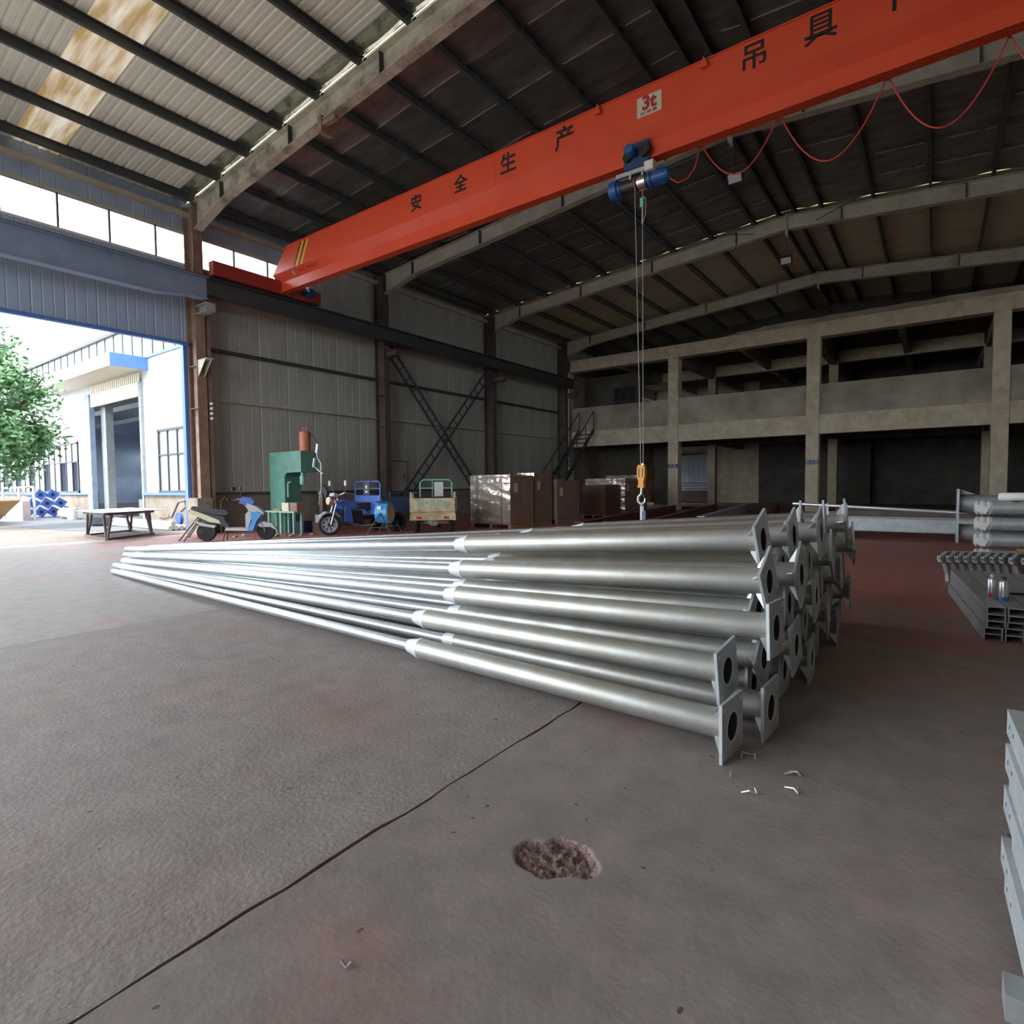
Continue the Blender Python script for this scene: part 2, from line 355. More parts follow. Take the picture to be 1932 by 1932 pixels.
def cut(e, y0, y1):
    r = [p for p in e if y0 < p[1] < y1]
    def ip(y):
        for (a0, b0), (a1, b1) in zip(e, e[1:]):
            if b0-1e-6 <= y <= b1+1e-6: return a0+(a1-a0)*(y-b0)/max(b1-b0, 1e-6)
    return [(ip(y0), y0)]+r+[(ip(y1), y1)]
E_ = {}
for j, x in enumerate(JX):
    amp = .006 if abs(x+1.55) < .01 else (.002 if abs(x+5.72) < .01 else 0.0)
    gap = .008 if amp > .002 else .004
    base = jag(x, j, amp)
    E_[x] = ([(a-gap*(.35+.9*random.random() if amp else 1), b) for a, b in base], [(a+gap*(.35+.9*random.random() if amp else 1), b) for a, b in base])
xs = [WX]+JX+[EX]
for x in JX: MB().box(x-.03, x+.03, YB, YC, -.046, -.008).build('joint_filler', 'joint', floor)
def straight(x): return [(x, YB), (x, YC)]
for a, b in zip(xs, xs[1:]):
    el = E_[a][1] if a in E_ else straight(a); er = E_[b][0] if b in E_ else straight(b)
    if abs(a+1.55) < .01: continue
    slab(el, er, 'floor_rough' if abs(a+5.72) < .01 else 'floor_smooth')
# the near slab has a chipped hollow, so it is built round a fine patch of ground
HX, HY, HW = -.96, 1.525, .21
el, er = E_[-1.55][1], E_[2.62][0]
slab(cut(el, YB, HY-HW), cut(er, YB, HY-HW), 'floor_smooth')
slab(cut(el, HY+HW, YC), cut(er, HY+HW, YC), 'floor_smooth')
slab(cut(el, HY-HW, HY+HW), [(HX-HW, HY-HW), (HX-HW, HY+HW)], 'floor_smooth')
slab([(HX+HW, HY-HW), (HX+HW, HY+HW)], cut(er, HY-HW, HY+HW), 'floor_smooth')
mb = MB(); n = 60; rr = random.Random(3); from mathutils import noise as MN
vs = []
for j in range(n+1):
    for i in range(n+1):
        x = HX-HW+2*HW*i/n; y = HY-HW+2*HW*j/n
        dx, dy = (x-HX)*math.cos(.3)+(y-HY)*math.sin(.3), -(x-HX)*math.sin(.3)+(y-HY)*math.cos(.3)
        r = math.hypot(dx/.125, dy/.095) + .28*MN.noise((x*14, y*14, 0))
        k = max(0, min(1, (1.08-r)/.18))
        z = -k*(.016+.012*MN.noise((x*38, y*38, 2))+.005*MN.noise((x*90, y*90, 5)))
        vs.append((x, y, min(z, 0)))
fs = [(j*(n+1)+i, j*(n+1)+i+1, (j+1)*(n+1)+i+1, (j+1)*(n+1)+i) for j in range(n) for i in range(n)]
mb.add(vs, fs); mb.m = [1 if sum(vs[q][2] for q in f)/4 < -.004 else 0 for f in fs]
mb.build('floor_slab', ['floor_smooth', 'pit'], floor, smooth=True)

# ---- ribbed wall panels (one mesh, shared by every panel of the same height)
_pan = {}
def panel_mesh(h, m, wd=.9):
    k = (h, m, wd)
    if k not in _pan:
        pr = [(0, 0), (.015, -.012), (.03, -.012), (.045, 0)]
        for k in (1, 2): pr += [(wd*k/3, 0), (wd*k/3+.012, -.008), (wd*k/3+.022, -.008), (wd*k/3+.034, 0)]
        pr.append((wd-.004, 0))
        mb = MB(); q = [(-.0+d, y) for y, d in pr]; n = len(q)
        vs = [(d, y, 0) for d, y in q]+[(d, y, h) for d, y in q]+[(d-.03, y, 0) for d, y in q]+[(d-.03, y, h) for d, y in q]
        fs = [(i, i+1, i+1+n, i+n) for i in range(n-1)]+[(i+2*n, i+3*n, i+1+3*n, i+1+2*n) for i in range(n-1)]
        fs += [(i, i+2*n, i+1+2*n, i+1) for i in range(n-1)]+[(i+n, i+1+n, i+1+3*n, i+3*n) for i in range(n-1)]
        fs += [(0, n, 3*n, 2*n), (n-1, 3*n-1, 4*n-1, 2*n-1)]
        mb.add(vs, fs); _pan[k] = mb.mesh('wall_panel', m)
    return _pan[k]
def panels(par, x, y0, y1, z0, z1, m, wd=.9):
    y = y0
    while y < y1-.05:
        link('wall_panel', panel_mesh(round(z1-z0, 3), m, min(wd, y1-y)), par, (x, y, z0)); y += wd
wall = struct(MB().box(WX-.25, WX-.03, 7.5, 40, -.2, 1.05).build('wall_left', 'dado'), 'ribbed metal side wall above a low plastered base')
panels(wall, WX, 7.5, 26.4, 1.05, 3.62, 'cladding'); panels(wall, WX, 7.5, 26.4, 3.66, 7.1, 'cladding')
panels(wall, WX, 10.4, 31.0, 7.1, 8.85, 'cladding')
panels(wall, WX, YB, 10.4, 7.86, 8.85, 'cladding_blue')
panels(wall, WX, YB, 7.4, 5.0, 7.1, 'cladding_blue', .62)
panels(wall, WX, 1.1, 1.5, 0, 5.0, 'cladding_blue', .4)
MB().box(WX-.02, WX+.05, 7.5, YC, 1.03, 1.09).build('ledge', 'steel_brown', wall)
for z in (3.62, 4.96):
    mb = MB()
    for a, b in ((7.6, 13.6), (13.9, 19.7), (20.0, 25.8)):
        mb = MB().prism([(WX+.02, z-.04), (WX+.16, z-.04), (WX+.16, z-.02), (WX+.04, z-.02), (WX+.04, z+.07), (WX+.02, z+.07)], 'y', a, b)
        mb.build('girt', 'steel_dark' if z > 4 else 'cream', wall)
MB().box(WX-.04, WX+.1, YB, 7.3, 4.97, 5.05).build('door_header', 'blue_trim', wall)
d1 = struct(MB().box(WX-.16, WX+.0, 7.2, 7.33, 0, 5.0).build('door_1', 'blue_trim'), 'blue steel jamb of the wide open side doorway')
MB().box(WX-.02, WX+.06, 7.33, 7.5, 0, 5.05).build('jamb_angle', 'steel_brown', d1)
# clerestory strip
w1 = struct(MB().box(WX-.06, WX+.03, YB, 10.4, 7.04, 7.1).build('window_1', 'white_paint'), 'long clerestory strip of clear panes over the side doorway')
MB().box(WX-.06, WX+.03, YB, 10.4, 7.86, 7.93).build('window_frame', 'cream', w1)
ym = YB
while ym < 10.3:
    MB().box(WX-.05, WX+.02, ym-.018, ym+.018, 7.1, 7.86).build('mullion', 'steel_dark', w1)
    MB().box(WX-.022, WX-.018, ym+.018, min(ym+1.0, 10.4)-.018, 7.1, 7.86).build('window_pane', 'pane', w1); ym += 1.01
MB().box(WX, WX+.16, YB, YC, 8.28, 8.4).build('eave_rail', 'cream', wall)

# right wall and front end (behind the camera)
wr = struct(MB().box(EX, EX+.2, YB, 40, -.2, 1.05).build('wall_right', 'dado'), 'ribbed metal wall on the far right side')
MB().box(EX+.02, EX+.08, YB, 40, 1.05, 7.1).build('wall_sheeting', 'cladding', wr); MB().box(EX+.02, EX+.08, YB, 40, 7.9, 8.9).build('wall_sheeting', 'cladding', wr)
MB().box(EX+.02, EX+.08, YB, 7.5, 7.1, 7.9).build('wall_sheeting', 'cladding', wr); MB().box(EX+.02, EX+.08, YC, 40, 7.1, 7.9).build('wall_sheeting', 'cladding', wr)
w3 = struct(MB().box(EX, EX+.08, 7.5, YC, 7.06, 7.1).build('added_clerestory', 'white_paint'), 'unseen clerestory strip added on the right hand wall for light')  # unseen window strip, added to brighten the concrete storeys
for k in range(19):
    MB().box(EX+.02, EX+.07, 7.5+k*1.0-.018, 7.5+k*1.0+.018, 7.1, 7.9).build('mullion', 'steel_dark', w3); MB().box(EX+.04, EX+.044, 7.52+k*1.0, 8.48+k*1.0, 7.1, 7.9).build('window_pane', 'pane', w3)
portal((EX+.1, 17.0, 7.5), 19, .8, (-1, 0, 0))
wf = struct(MB().box(-3.0, EX, YB-.1, YB, -.2, 7.6).build('wall_front', 'cladding'), 'ribbed metal end wall with a wide open doorway')
MB().box(WX, -15.5, YB-.1, YB, 0, 7.6).build('wall_sheeting', 'cladding', wf)
MB().prism([(WX, 7.6), (EX, 7.6), (EX, rtop(EX)+.3), (RX, rtop(RX)+.3), (WX, rtop(WX)+.3)], 'y', YB-.1, YB).build('gable_sheeting', 'cladding', wf)

# ---- columns
def column(x0, x1, y, z1, m, par=None):
    mb = MB(); t = .014
    for a, b in ((min(x0, x1), min(x0, x1)+t), (max(x0, x1)-t, max(x0, x1))): mb.box(a, b, y-.125, y+.125, 0, z1)
    mb.box(min(x0, x1)+t, max(x0, x1)-t, y-.006, y+.006, 0, z1)
    return mb.build('steel_column', m, par)
names = ['behind the camera near the front end', 'at the near side of the side doorway', 'at the far jamb of the side doorway', 'beside the wall box and the crossed braces', 'at the far end of the crossed braces', 'in the dark corner by the stair']
for i, y in enumerate(FR):
    c = column(WX+.03, -15.5, y, 8.55, 'steel_rust' if i == 2 else 'steel_brown')
    struct(c, 'brown steel wall column '+names[i]); c['category'] = 'column'
    # corbel carrying the crane runway
    mb = MB().box(-15.5, -14.92, y-.12, y+.12, 5.7, 5.72).box(-15.5, -14.92, y-.12, y+.12, 5.9, 5.915)
    mb.box(-15.5, -14.92, y-.006, y+.006, 5.72, 5.9); mb.box(-14.93, -14.915, y-.12, y+.12, 5.72, 5.9)
    mb.build('corbel', 'steel_brown' if i > 2 else 'galv_dull', c)
    for z in (3.3, 4.4):
        MB().box(-15.93, -15.52, y-.12, y-.006, z, z+.012).build('stiffener', 'steel_rust' if i == 2 else 'steel_brown', c)
    if i == 2:
        pb = MB().box(-15.5, -15.0, 7.32, 7.5, 4.52, 4.535).prism([(-15.5, 4.1), (-15.08, 4.52), (-15.5, 4.52)], 'y', 7.325, 7.34)
        pb.prism([(-15.5, 4.1), (-15.08, 4.52), (-15.5, 4.52)], 'y', 7.48, 7.495); pb.build('bracket', 'cream', c)
        MB().box(-16.02, -15.46, 7.18, 7.56, 0, .95).build('plinth', 'dado', c)
    if y > 5:
        c2 = column(EX-.43, EX-.03, y, 8.55, 'steel_brown'); struct(c2, 'steel column on the right hand wall'); c2['category'] = 'column'
dp = MB().box(-15.62, -15.54, 7.585, 7.69, 0, 6.0)
dpo = tag(dp.build('cable_duct', 'steel_rust'), 'narrow rusty vertical cable duct beside the doorway column', 'duct')
for i in range(4): MB().lathe([(.03, 0), (.045, .02), (.03, .05), (.04, .07), (.02, .09)], (-15.5, 7.63, 3.05+.13*i), 'x', 10).build('insulator', 'white_paint', dpo, True)

# ---- runway beams
for i, (a, b) in enumerate(zip(FR, FR[1:])):
    mb = MB(); zt = 6.56
    if b < 8:   # deep middle, shallow ends
        zb = [(a, 5.93), (a+.6, 5.93), (a+1.3, 5.93), (b-1.05, 5.93), (b-.35, 5.93), (b, 5.93)]
        zb = [(a, 6.05), (a+.5, 6.05), (a+1.2, 5.9), (b-1.2, 5.9), (b-.5, 6.02), (b, 6.02)]
    else: zb = [(a, 6.14), (b, 6.14)]
    poly = [(y+.003, z) for y, z in zb]+[(b-.003, zt), (a+.003, zt)]
    mb.prism([(p[0], p[1]) for p in poly], 'x', -15.106, -15.094)
    mb.box(-15.25, -14.95, a+.003, b-.003, zt-.015, zt)
    for (y0, z0), (y1, z1) in zip(zb, zb[1:]): mb.bar((-15.1, y0, z0), (-15.1, y1, z1), .26, .015)
    o = mb.build('runway_beam', 'runway' if i < 2 else 'steel_dark'); struct(o, 'crane runway beam along the left wall, bay %s' % ['by the front end', 'over the side doorway', 'under the end of the red crane', 'behind the crossed braces', 'by the dark far corner'][i]); o['category'] = 'beam'
    MB().box(-15.13, -15.07, a+.003, b-.003, zt, zt+.06).build('crane_rail', 'dark_metal', o)

# ---- rafters
def rafter(y, idx):
    mb = MB()
    for s in (-1, 1):
        X = lambda d: RX+s*d
        top = [(X(0), 9.5), (X(11.55), rtop(X(11.55)))]
        bot = [(X(11.55), 7.86), (X(10.1), 8.22), (X(0), 9.07)]
        w_ = .012
        mb.prism(top+bot, 'y', y-w_/2, y+w_/2)
        mb.bar((X(0), y, 9.49), (X(11.55), y, rtop(X(11.55))-.01), .22, .014)
        for p, q in zip(bot, bot[1:]): mb.bar((p[0], y, p[1]), (q[0], y, q[1]), .22, .014)
    o = mb.build('roof_rafter', 'cream_peel' if idx <= 2 else 'cream')
    struct(o, 'cream steel roof rafter, %s' % ['nearest the front end', 'over the near edge of the doorway', 'the peeling one crossing the top left', 'the one right behind the red crane', 'third from the doorway, under the bare roofing', 'the farthest one above the concrete beam'][idx]); o['category'] = 'rafter'
    MB().box(RX-.018, RX+.018, y-.13, y+.13, 8.86, 9.52).build('ridge_splice', 'cream', o)
    x = RX-1.5
    while x > -15:
        z0 = 9.07-(9.07-8.22)/10.1*abs(x-RX)
        for xx in (x, 2*RX-x):
            MB().box(xx-.012, xx+.012, y-.1, y+.1, z0, rtop(x)-.012).build('web_stiffener', 'steel_dark', o)
        x -= 2.9
    return o
rafts = [rafter(y, i) for i, y in enumerate(FR)]
# haunch bracket scraps on the near rafter
bk = MB().box(-10.12, -10.0, 7.28, 7.56, 8.3, 8.62).box(-10.0, -9.6, 7.3, 7.4, 8.42, 8.5)
bk.build('angle_bracket', 'steel_rust', rafts[2])
for p, q in (((-3.05, 19.6, 9.05), (3.6, 13.9, 8.6)), ((-4.8, 19.6, 9.1), (-11.0, 13.9, 8.55))):
    tag(MB().tube([p, q], .012, 6).build('brace_rod', 'steel_dark'), 'thin steel roof brace rod %s of the ridge' % ('right' if p[0] > RX else 'left'), 'rod')

# ---- ceiling: purlins, roofing sheets, foil blankets
ceil = struct(MB().box(RX-.28, RX+.28, YB, 31, rtop(RX)+.33, rtop(RX)+.36).build('ceiling', 'sheet_far'), 'steel roof with purlins, bare ribbed sheets and foil blankets')
PX = [-15.5+1.33*k for k in range(9)]+[-4.12]
FY = FR+[31.0]
ym0 = {}
def purlin_mesh(Ln):
    Ln = round(Ln, 2)
    if Ln not in ym0:
        ym0[Ln] = MB().prism([(-.03, 0), (.04, 0), (.04, .015), (-.018, .015), (-.018, .185), (.04, .185), (.04, .2), (-.03, .2)], 'y', 0, Ln).mesh('purlin', 'purlin')
    return ym0[Ln]
for x in PX:
    for s in (0, 1):
        xx = x if not s else 2*RX-x
        for a, b in zip(FY, FY[1:]):
            if s and b < 10: continue
            o = link('purlin', purlin_mesh(b-a-.02), ceil, (xx, a+.01, rtop(x)))
            if s: o.rotation_euler = (0, 0, 0)
RP = .215
_sh = {}
def sheet_mesh(nr, x0, x1, m):
    k = (nr, x0, x1, m)
    if k not in _sh:
        prof = []
        for i in range(nr):
            y = i*RP; prof += [(y, 0), (y+.02, .028), (y+.05, .028), (y+.07, 0), (y+.14, 0), (y+.145, .005), (y+.155, .005), (y+.16, 0)]
        prof.append((nr*RP, 0)); nx = len(prof)
        zs = lambda x: rtop(x)+.205
        vs = [(x0, y, zs(x0)+d) for y, d in prof]+[(x1, y, zs(x1)+d) for y, d in prof]
        _sh[k] = MB().add(vs, [(i, i+nx, i+nx+1, i+1) for i in range(nx-1)]).mesh('roof_sheet', m)
    return _sh[k]
FIB0 = 3.81
def sheets(y0, y1, x0, x1, m, nr=4):
    y = y0
    while y < y1-.02:
        k = min(nr, max(1, int(round((y1-y)/RP))))
        link('roof_sheet', sheet_mesh(k, x0, x1, m), ceil, (0, y, 0)); y += k*RP
LX = (-16.15, RX); RXX = (RX, EX+.15)
sheets(YB-.2, FIB0-.005, *LX, 'sheet')
link('roof_sheet', sheet_mesh(4, *LX, 'fibreglass'), ceil, (0, FIB0, 0))['label'] = 'stained translucent fibreglass sheet'
sheets(FIB0+4*RP, 7.3, *LX, 'sheet')
sheets(YB-.2, 7.3, *RXX, 'sheet', 12)
sheets(7.3, 19.85, *LX, 'sheet_far', 12); sheets(7.3, 19.85, *RXX, 'sheet_far', 12)
sheets(19.85, 31.2, *LX, 'sheet_far'); sheets(19.85, 31.2, *RXX, 'sheet_far')
# foil blankets between the rafters
def foil(y0, y1, x0, x1, seed, m='foil', name='foil_blanket'):
    mb = MB(); r = random.Random(seed); nx = int(abs(x1-x0)/.11); ny = 9; vs = []
    allp = PX+[2*RX-p for p in PX]
    for i in range(nx+1):
        x = x0+(x1-x0)*i/nx; dp = min(abs(x-p) for p in allp)
        for j in range(ny+1):
            t = j/ny; y = y0+(y1-y0)*t
            sag = -.045*min(1, dp/.5)**.8
            z = rtop(x)+.19+sag+.012*MN.noise((x*2.2+seed, y*5, seed*.7))+.006*MN.noise((x*9, y*9, seed))
            if j == ny: z -= .035
            vs.append((x, y, z))
    fs = [(i*(ny+1)+j, (i+1)*(ny+1)+j, (i+1)*(ny+1)+j+1, i*(ny+1)+j+1) for i in range(nx) for j in range(ny)]
    mb.add(vs, fs).build(name, m, ceil, smooth=True)
y = 7.55; sd_ = 0
while y < 19.7:
    y1 = min(y+1.22, 19.75)
    if not (y < 13.75 < y1+.0) or True:
        foil(y, y1+.03, -15.95, RX, sd_); foil(y, y1+.03, RX, EX-.1, sd_+50)
    for xa, xb in ((-15.95, RX), (RX, EX-.1)):      # shiny taped seams between blankets
        allp = sorted(PX+[2*RX-q_ for q_ in PX]); cuts = [xa]+[q_ for q_ in allp if xa < q_ < xb]+[xb]
        for c0, c1 in zip(cuts, cuts[1:]):
            if c1-c0 < .5 or random.random() < .25: continue
            c0 += .08+.25*random.random(); c1 -= .1
            MB().bar((c0, y1+.03, rtop(c0)+.112), (c1, y1+.03+random.uniform(-.03, .03), rtop(c1)+.112), .03, .006).build('foil_seam', 'seam', ceil)
    y = y1; sd_ += 1
foil(7.0, 7.33, -15.9, RX, 99, 'foil_bright', 'foil_edge')
wb = struct(MB().prism([(WX, 7.7), (EX, 7.7), (EX, rtop(EX)+.3), (RX, rtop(RX)+.3), (WX, rtop(WX)+.3)], 'y', 31.0, 31.1).build('wall_back', 'plaster_dark'), 'dark gable closing the roof over the concrete storeys')

# ---- crossed ladder braces
def ladder_brace(p, q, label):
    p, q = Vector(p), Vector(q); d = (q-p).normalized(); n = Vector((0, -d.z, d.y)); t = thing('ladder_brace', label, 'brace', (0, 0, 0), 0, 'crossed wall braces')
    L = (q-p).length
    for s in (-1, 1): MB().bar(p+n*s*.16, q+n*s*.16, .06, .06, (1, 0, 0)).build('rail', 'steel_dark', t)
    k = .35
    while k < L:
        c = p+d*k; MB().bar(c-n*.16, c+n*.16, .03, .03, (1, 0, 0)).build('rung', 'steel_dark', t); k += .48
ladder_brace((-15.72, 14.05, 6.1), (-15.72, 19.65, .14), 'dark ladder-like wall brace falling from upper left to lower right')
ladder_brace((-15.6, 19.6, 6.1), (-15.6, 13.95, .14), 'dark ladder-like wall brace rising from lower left to upper right')
# small wall box
t = thing('wall_cabinet', 'pale grey electrical cabinet hung beside the second wall column', 'cabinet', (-15.75, 14.1, 1.05))
MB().box(-.2, -.07, 0, .75, 0, 1.05).build('cabinet_body', 'plaster', t); MB().box(-.07, -.06, .03, .72, .03, 1.02).build('cabinet_door', 'plaster_grey', t)
MB().box(-.21, -.055, -.06, .8, 1.05, 1.09).build('rain_cap', 'steel_dark', t); MB().box(-.06, -.052, .64, .67, .45, .6).build('handle', 'dark_metal', t)

# ================================================================ THE CONCRETE STOREYS
def cb(name, a, m='plaster', par=None, lab=None): return sbox(name, m, a, par, lab)
CXS = [-15.96, -10.05, -4.14, 1.77, 7.68]
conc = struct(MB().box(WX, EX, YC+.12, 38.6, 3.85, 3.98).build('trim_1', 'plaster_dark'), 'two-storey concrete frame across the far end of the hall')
for i, x in enumerate(CXS):
    wv = .24
    MB().box(x-wv, x+wv, YC, YC+.5, 0, 7.12).build('concrete_column', 'plaster', conc)
    MB().box(x-.2, x+.2, 32.3, 32.7, 0, 7.12).build('concrete_column', 'plaster', conc)
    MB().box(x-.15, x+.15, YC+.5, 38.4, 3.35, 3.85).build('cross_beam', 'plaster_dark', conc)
    MB().box(x-.15, x+.15, YC+.5, 38.4, 6.95, 7.6).build('cross_beam', 'plaster_grey', conc)
    if i < 4: MB().box(x+2.85, x+3.05, YC+.5, 38.4, 7.1, 7.6).build('secondary_beam', 'plaster_grey', conc)
for a, b in zip(CXS, CXS[1:]):
    MB().box(a+.24, b-.24, YC+.06, YC+.42, 3.2, 3.98).build('floor_beam', 'plaster', conc)
    MB().box(a+.24, b-.24, YC+.1, YC+.3, 3.98, 5.22).build('parapet', 'plaster_grey', conc)
    MB().box(a+.2, b-.2, 32.35, 32.65, 3.3, 3.85).build('floor_beam', 'plaster_dark', conc)
    MB().box(a+.2, b-.2, 32.35, 32.65, 7.05, 7.62).build('roof_beam', 'plaster', conc)
MB().box(WX+.3, EX, YC-.02, YC+.52, 7.12, 7.7).build('ring_beam', 'plaster', conc)
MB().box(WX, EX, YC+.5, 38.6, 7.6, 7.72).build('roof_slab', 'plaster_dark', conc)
mb = MB(); pts = []; x = -8.5
while x < EX: pts.append((x, 7.7+max(.02, min(.24, (x+8.6)*.08))+.04*math.sin(x*5)*random.random())); x += .35
mb.prism([(pts[0][0], 7.7)]+pts+[(pts[-1][0], 7.7)], 'y', YC+.1, YC+.4).build('rubble_infill', 'plaster_grey', conc)
# walls behind
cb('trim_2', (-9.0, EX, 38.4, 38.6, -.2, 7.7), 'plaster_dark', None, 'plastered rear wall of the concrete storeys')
t2 = struct(MB().box(WX, -9.0, 38.4, 38.6, -.2, 7.7).build('trim_3', 'plaster'), 'rear wall of the concrete storeys at the left')
cb('trim_4', (WX-.1, WX, YC, 31.5, -.2, 7.7), 'plaster_grey', None, 'end wall of the concrete storeys by the stair')
t5 = cb('trim_5', (WX-.1, WX, 31.5, 40, 2.6, 5.4), 'plaster_grey', None, 'spandrel between the end windows of the concrete storeys')
MB().box(WX-.1, WX, 31.5, 34.4, 0, 2.6).build('wall_pier', 'plaster_grey', t5); MB().box(WX-.1, WX, 37.0, 40, 0, 2.6).build('wall_pier', 'plaster_grey', t5); MB().box(WX-.1, WX, 31.5, 36.5, 5.4, 6.6).build('wall_pier', 'plaster_grey', t5)
cb('trim_6', (WX-.1, WX, 31.5, 40, 6.6, 7.7), 'plaster_grey', None, 'lintel over the upper end windows')
portal((WX-.12, 35.7, 1.3), 2.6, 2.6, (1, 0, 0))
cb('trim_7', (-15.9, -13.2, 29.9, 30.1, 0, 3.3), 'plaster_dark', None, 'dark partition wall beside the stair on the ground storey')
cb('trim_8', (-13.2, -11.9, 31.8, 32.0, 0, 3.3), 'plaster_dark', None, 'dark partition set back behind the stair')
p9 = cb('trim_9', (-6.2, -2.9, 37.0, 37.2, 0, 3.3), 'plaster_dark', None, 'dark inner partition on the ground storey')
cb('trim_10', (-15.9, -12.6, 28.6, 28.8, 4.0, 7.1), 'plaster_dark', None, 'upper storey partition with a dark window')
win = struct(MB().box(-14.1, -12.9, 28.56, 28.6, 4.9, 6.4).build('window_2', 'black'), 'dark barred window of the upper storey')
for k in range(4): MB().box(-14.1+k*.4-.02, -14.1+k*.4+.02, 28.53, 28.56, 4.9, 6.4).build('mullion', 'steel_dark', win)
MB().box(-14.1, -12.9, 28.53, 28.56, 5.6, 5.66).build('transom', 'steel_dark', win)
# light grey shutter leaf standing at the rear of the ground storey
t = thing('metal_shutter', 'pale ribbed metal shutter behind the crane hook on the ground storey', 'shutter', (-14.6, 38.0, 0))
for k in range(8): MB().box(k*.33, k*.33+.32, 0, .05, 1.25, 3.1).build('ribbed_leaf', 'galv_pale', t)
for k in range(3): MB().box(0, 2.64, -.03, .02, .75+k*.17, .87+k*.17).build('slat', 'galv_pale', t)
MB().box(0, 2.64, 0, .05, 0, .72).build('kick_panel', 'steel_brown', t)
# name boards on two columns
for x, s, lb in ((-10.05, '工 区', 'small dark blue name board on the column behind the crane hook'), (-4.14, '加工区', 'small blue name board on the column behind the white pole')):
    o = thing('name_board', lb, 'sign', (x, YC-.02, 2.05), 0, 'name boards on the concrete columns')
    MB().box(-.24, .24, -.012, .012, -.09, .09).build('board', 'sign_blue', o)
    text('lettering', s, .16, 'paper', o, (0, -.016, 0), (1, 0, 0), (0, 0, 1), .002)
# steel stair at the left end
t = thing('steel_stair', 'dark steel stair rising to the upper concrete storey in the corner', 'stair', (0, 0, 0))
A, B = Vector((-14.6, 21.3, 0)), Vector((-15.0, 26.3, 4.0))
for s in (0, .85):
    off = Vector((s, 0, 0))
    MB().bar(A+off, B+off, .05, .2).build('stringer', 'steel_dark', t)
    MB().bar(A+off+Vector((0, 0, .95)), B+off+Vector((0, 0, .95)), .04, .04).build('handrail', 'steel_dark', t)
    for k in range(6):
        c = A.lerp(B, k/5)+off; MB().bar(c, c+Vector((0, 0, .95)), .03, .03).build('baluster', 'steel_dark', t)
for k in range(1, 17):
    c = A.lerp(B, k/17); MB().box(c.x, c.x+.85, c.y-.13, c.y+.13, c.z-.02, c.z+.02).build('tread', 'steel_dark', t)
# ================================================================ OVERHEAD CRANE
CY = 9.525
cr = thing('overhead_crane', 'orange red overhead travelling crane spanning the hall with black lettering', 'crane', (0, 0, 0))
x0, x1 = -15.15, 7.35
xt = -14.46
mb = MB()
sec = lambda zt: [(CY-.225, zt), (CY-.225, 7.17), (CY-.06, 6.98), (CY-.06, 6.74), (CY-.1, 6.735), (CY-.1, 6.70), (CY+.1, 6.70), (CY+.1, 6.735), (CY+.06, 6.74), (CY+.06, 6.98), (CY+.225, 7.17), (CY+.225, zt)]
stations = [(x0, 7.172), (xt, 7.81), (x1-.7, 7.81), (x1, 7.172)]
n = 12; vs = []
for x, zt in stations: vs += [(x, y, z) for y, z in sec(zt)]
fs = [(i*n+k, i*n+(k+1) % n, (i+1)*n+(k+1) % n, (i+1)*n+k) for i in range(3) for k in range(n)]
fs += [tuple(range(n)), tuple(range(3*n, 4*n))[::-1]]
gd = mb.add(vs, fs).build('girder', 'crane_red', cr)
MB().box(xt, x1-.7, CY-.245, CY-.22, 7.795, 7.815).build('top_flange_lip', 'crane_red', gd)
for xw in (-12.35, -7.2, -2.45, 1.1):
    MB().box(xw-.004, xw+.004, CY-.2275, CY-.224, 7.17, 7.79).build('weld_seam', 'crane_red', gd)
for xl in (-4.88, -3.03):
    MB().prism([(xl-.07, 7.66), (xl+.07, 7.66), (xl, 7.83)], 'y', CY-.3, CY-.285).build('lifting_lug', 'crane_red', cr)
    MB().box(xl-.02, xl+.02, CY-.29, CY-.225, 7.7, 7.78).build('lifting_lug', 'crane_red', cr)
# end carriages
for xe, a, b in ((-15.1, 7.55, 10.75), (7.3, 7.55, 10.75)):
    ec = MB().box(xe-.11, xe+.11, a, b, 6.67, 7.03).build('end_carriage', 'crane_dark', cr)
    for y in (a+.3, b-.3):
        MB().lathe([(.15, -.05), (.15, .05)], (xe, y, 6.77), 'x', 18).build('wheel', 'dark_metal', ec, True)
    MB().cbox((xe+.12, 10.1, 6.72), (.1, .5, .16)).build('buffer', 'crane_dark', ec)
    if xe < 0:
        mo = MB().lathe([(.0, 0), (.1, .01), (.115, .05), (.115, .27), (.08, .3)], (-14.99, 10.28, 6.86), 'x', 18).build('travel_motor', 'blue_paint', ec, True)
        MB().box(-14.9, -14.8, 10.2, 10.36, 6.96, 7.05).build('terminal_box', 'white_paint', mo)
# warning stripes
for k, (a, m) in enumerate(((-14.13, 'black'), (-14.05, 'yellow'), (-13.93, 'black'), (-13.85, 'yellow'))):
    wd = .06 if m == 'black' else .1
    MB().prism([(a, 7.19), (a+wd, 7.19), (a+wd+.32, 7.76), (a+.32, 7.76)], 'y', CY-.2272, CY-.2245).build('warning_stripe', m, gd)
yt = CY-.2285
for ch, x, z, sz in (('安', -9.42, 7.475, .36), ('全', -8.11, 7.485, .37), ('生', -6.87, 7.49, .41), ('产', -5.58, 7.515, .42), ('吊', -2.3, 7.53, .42), ('具', -1.42, 7.53, .44), ('下', -.55, 7.53, .44)):
    text('lettering', ch, sz, 'ink', gd, (x, yt, z), (1, 0, .0), (0, 0, 1), .009 if x < -5 else .005)
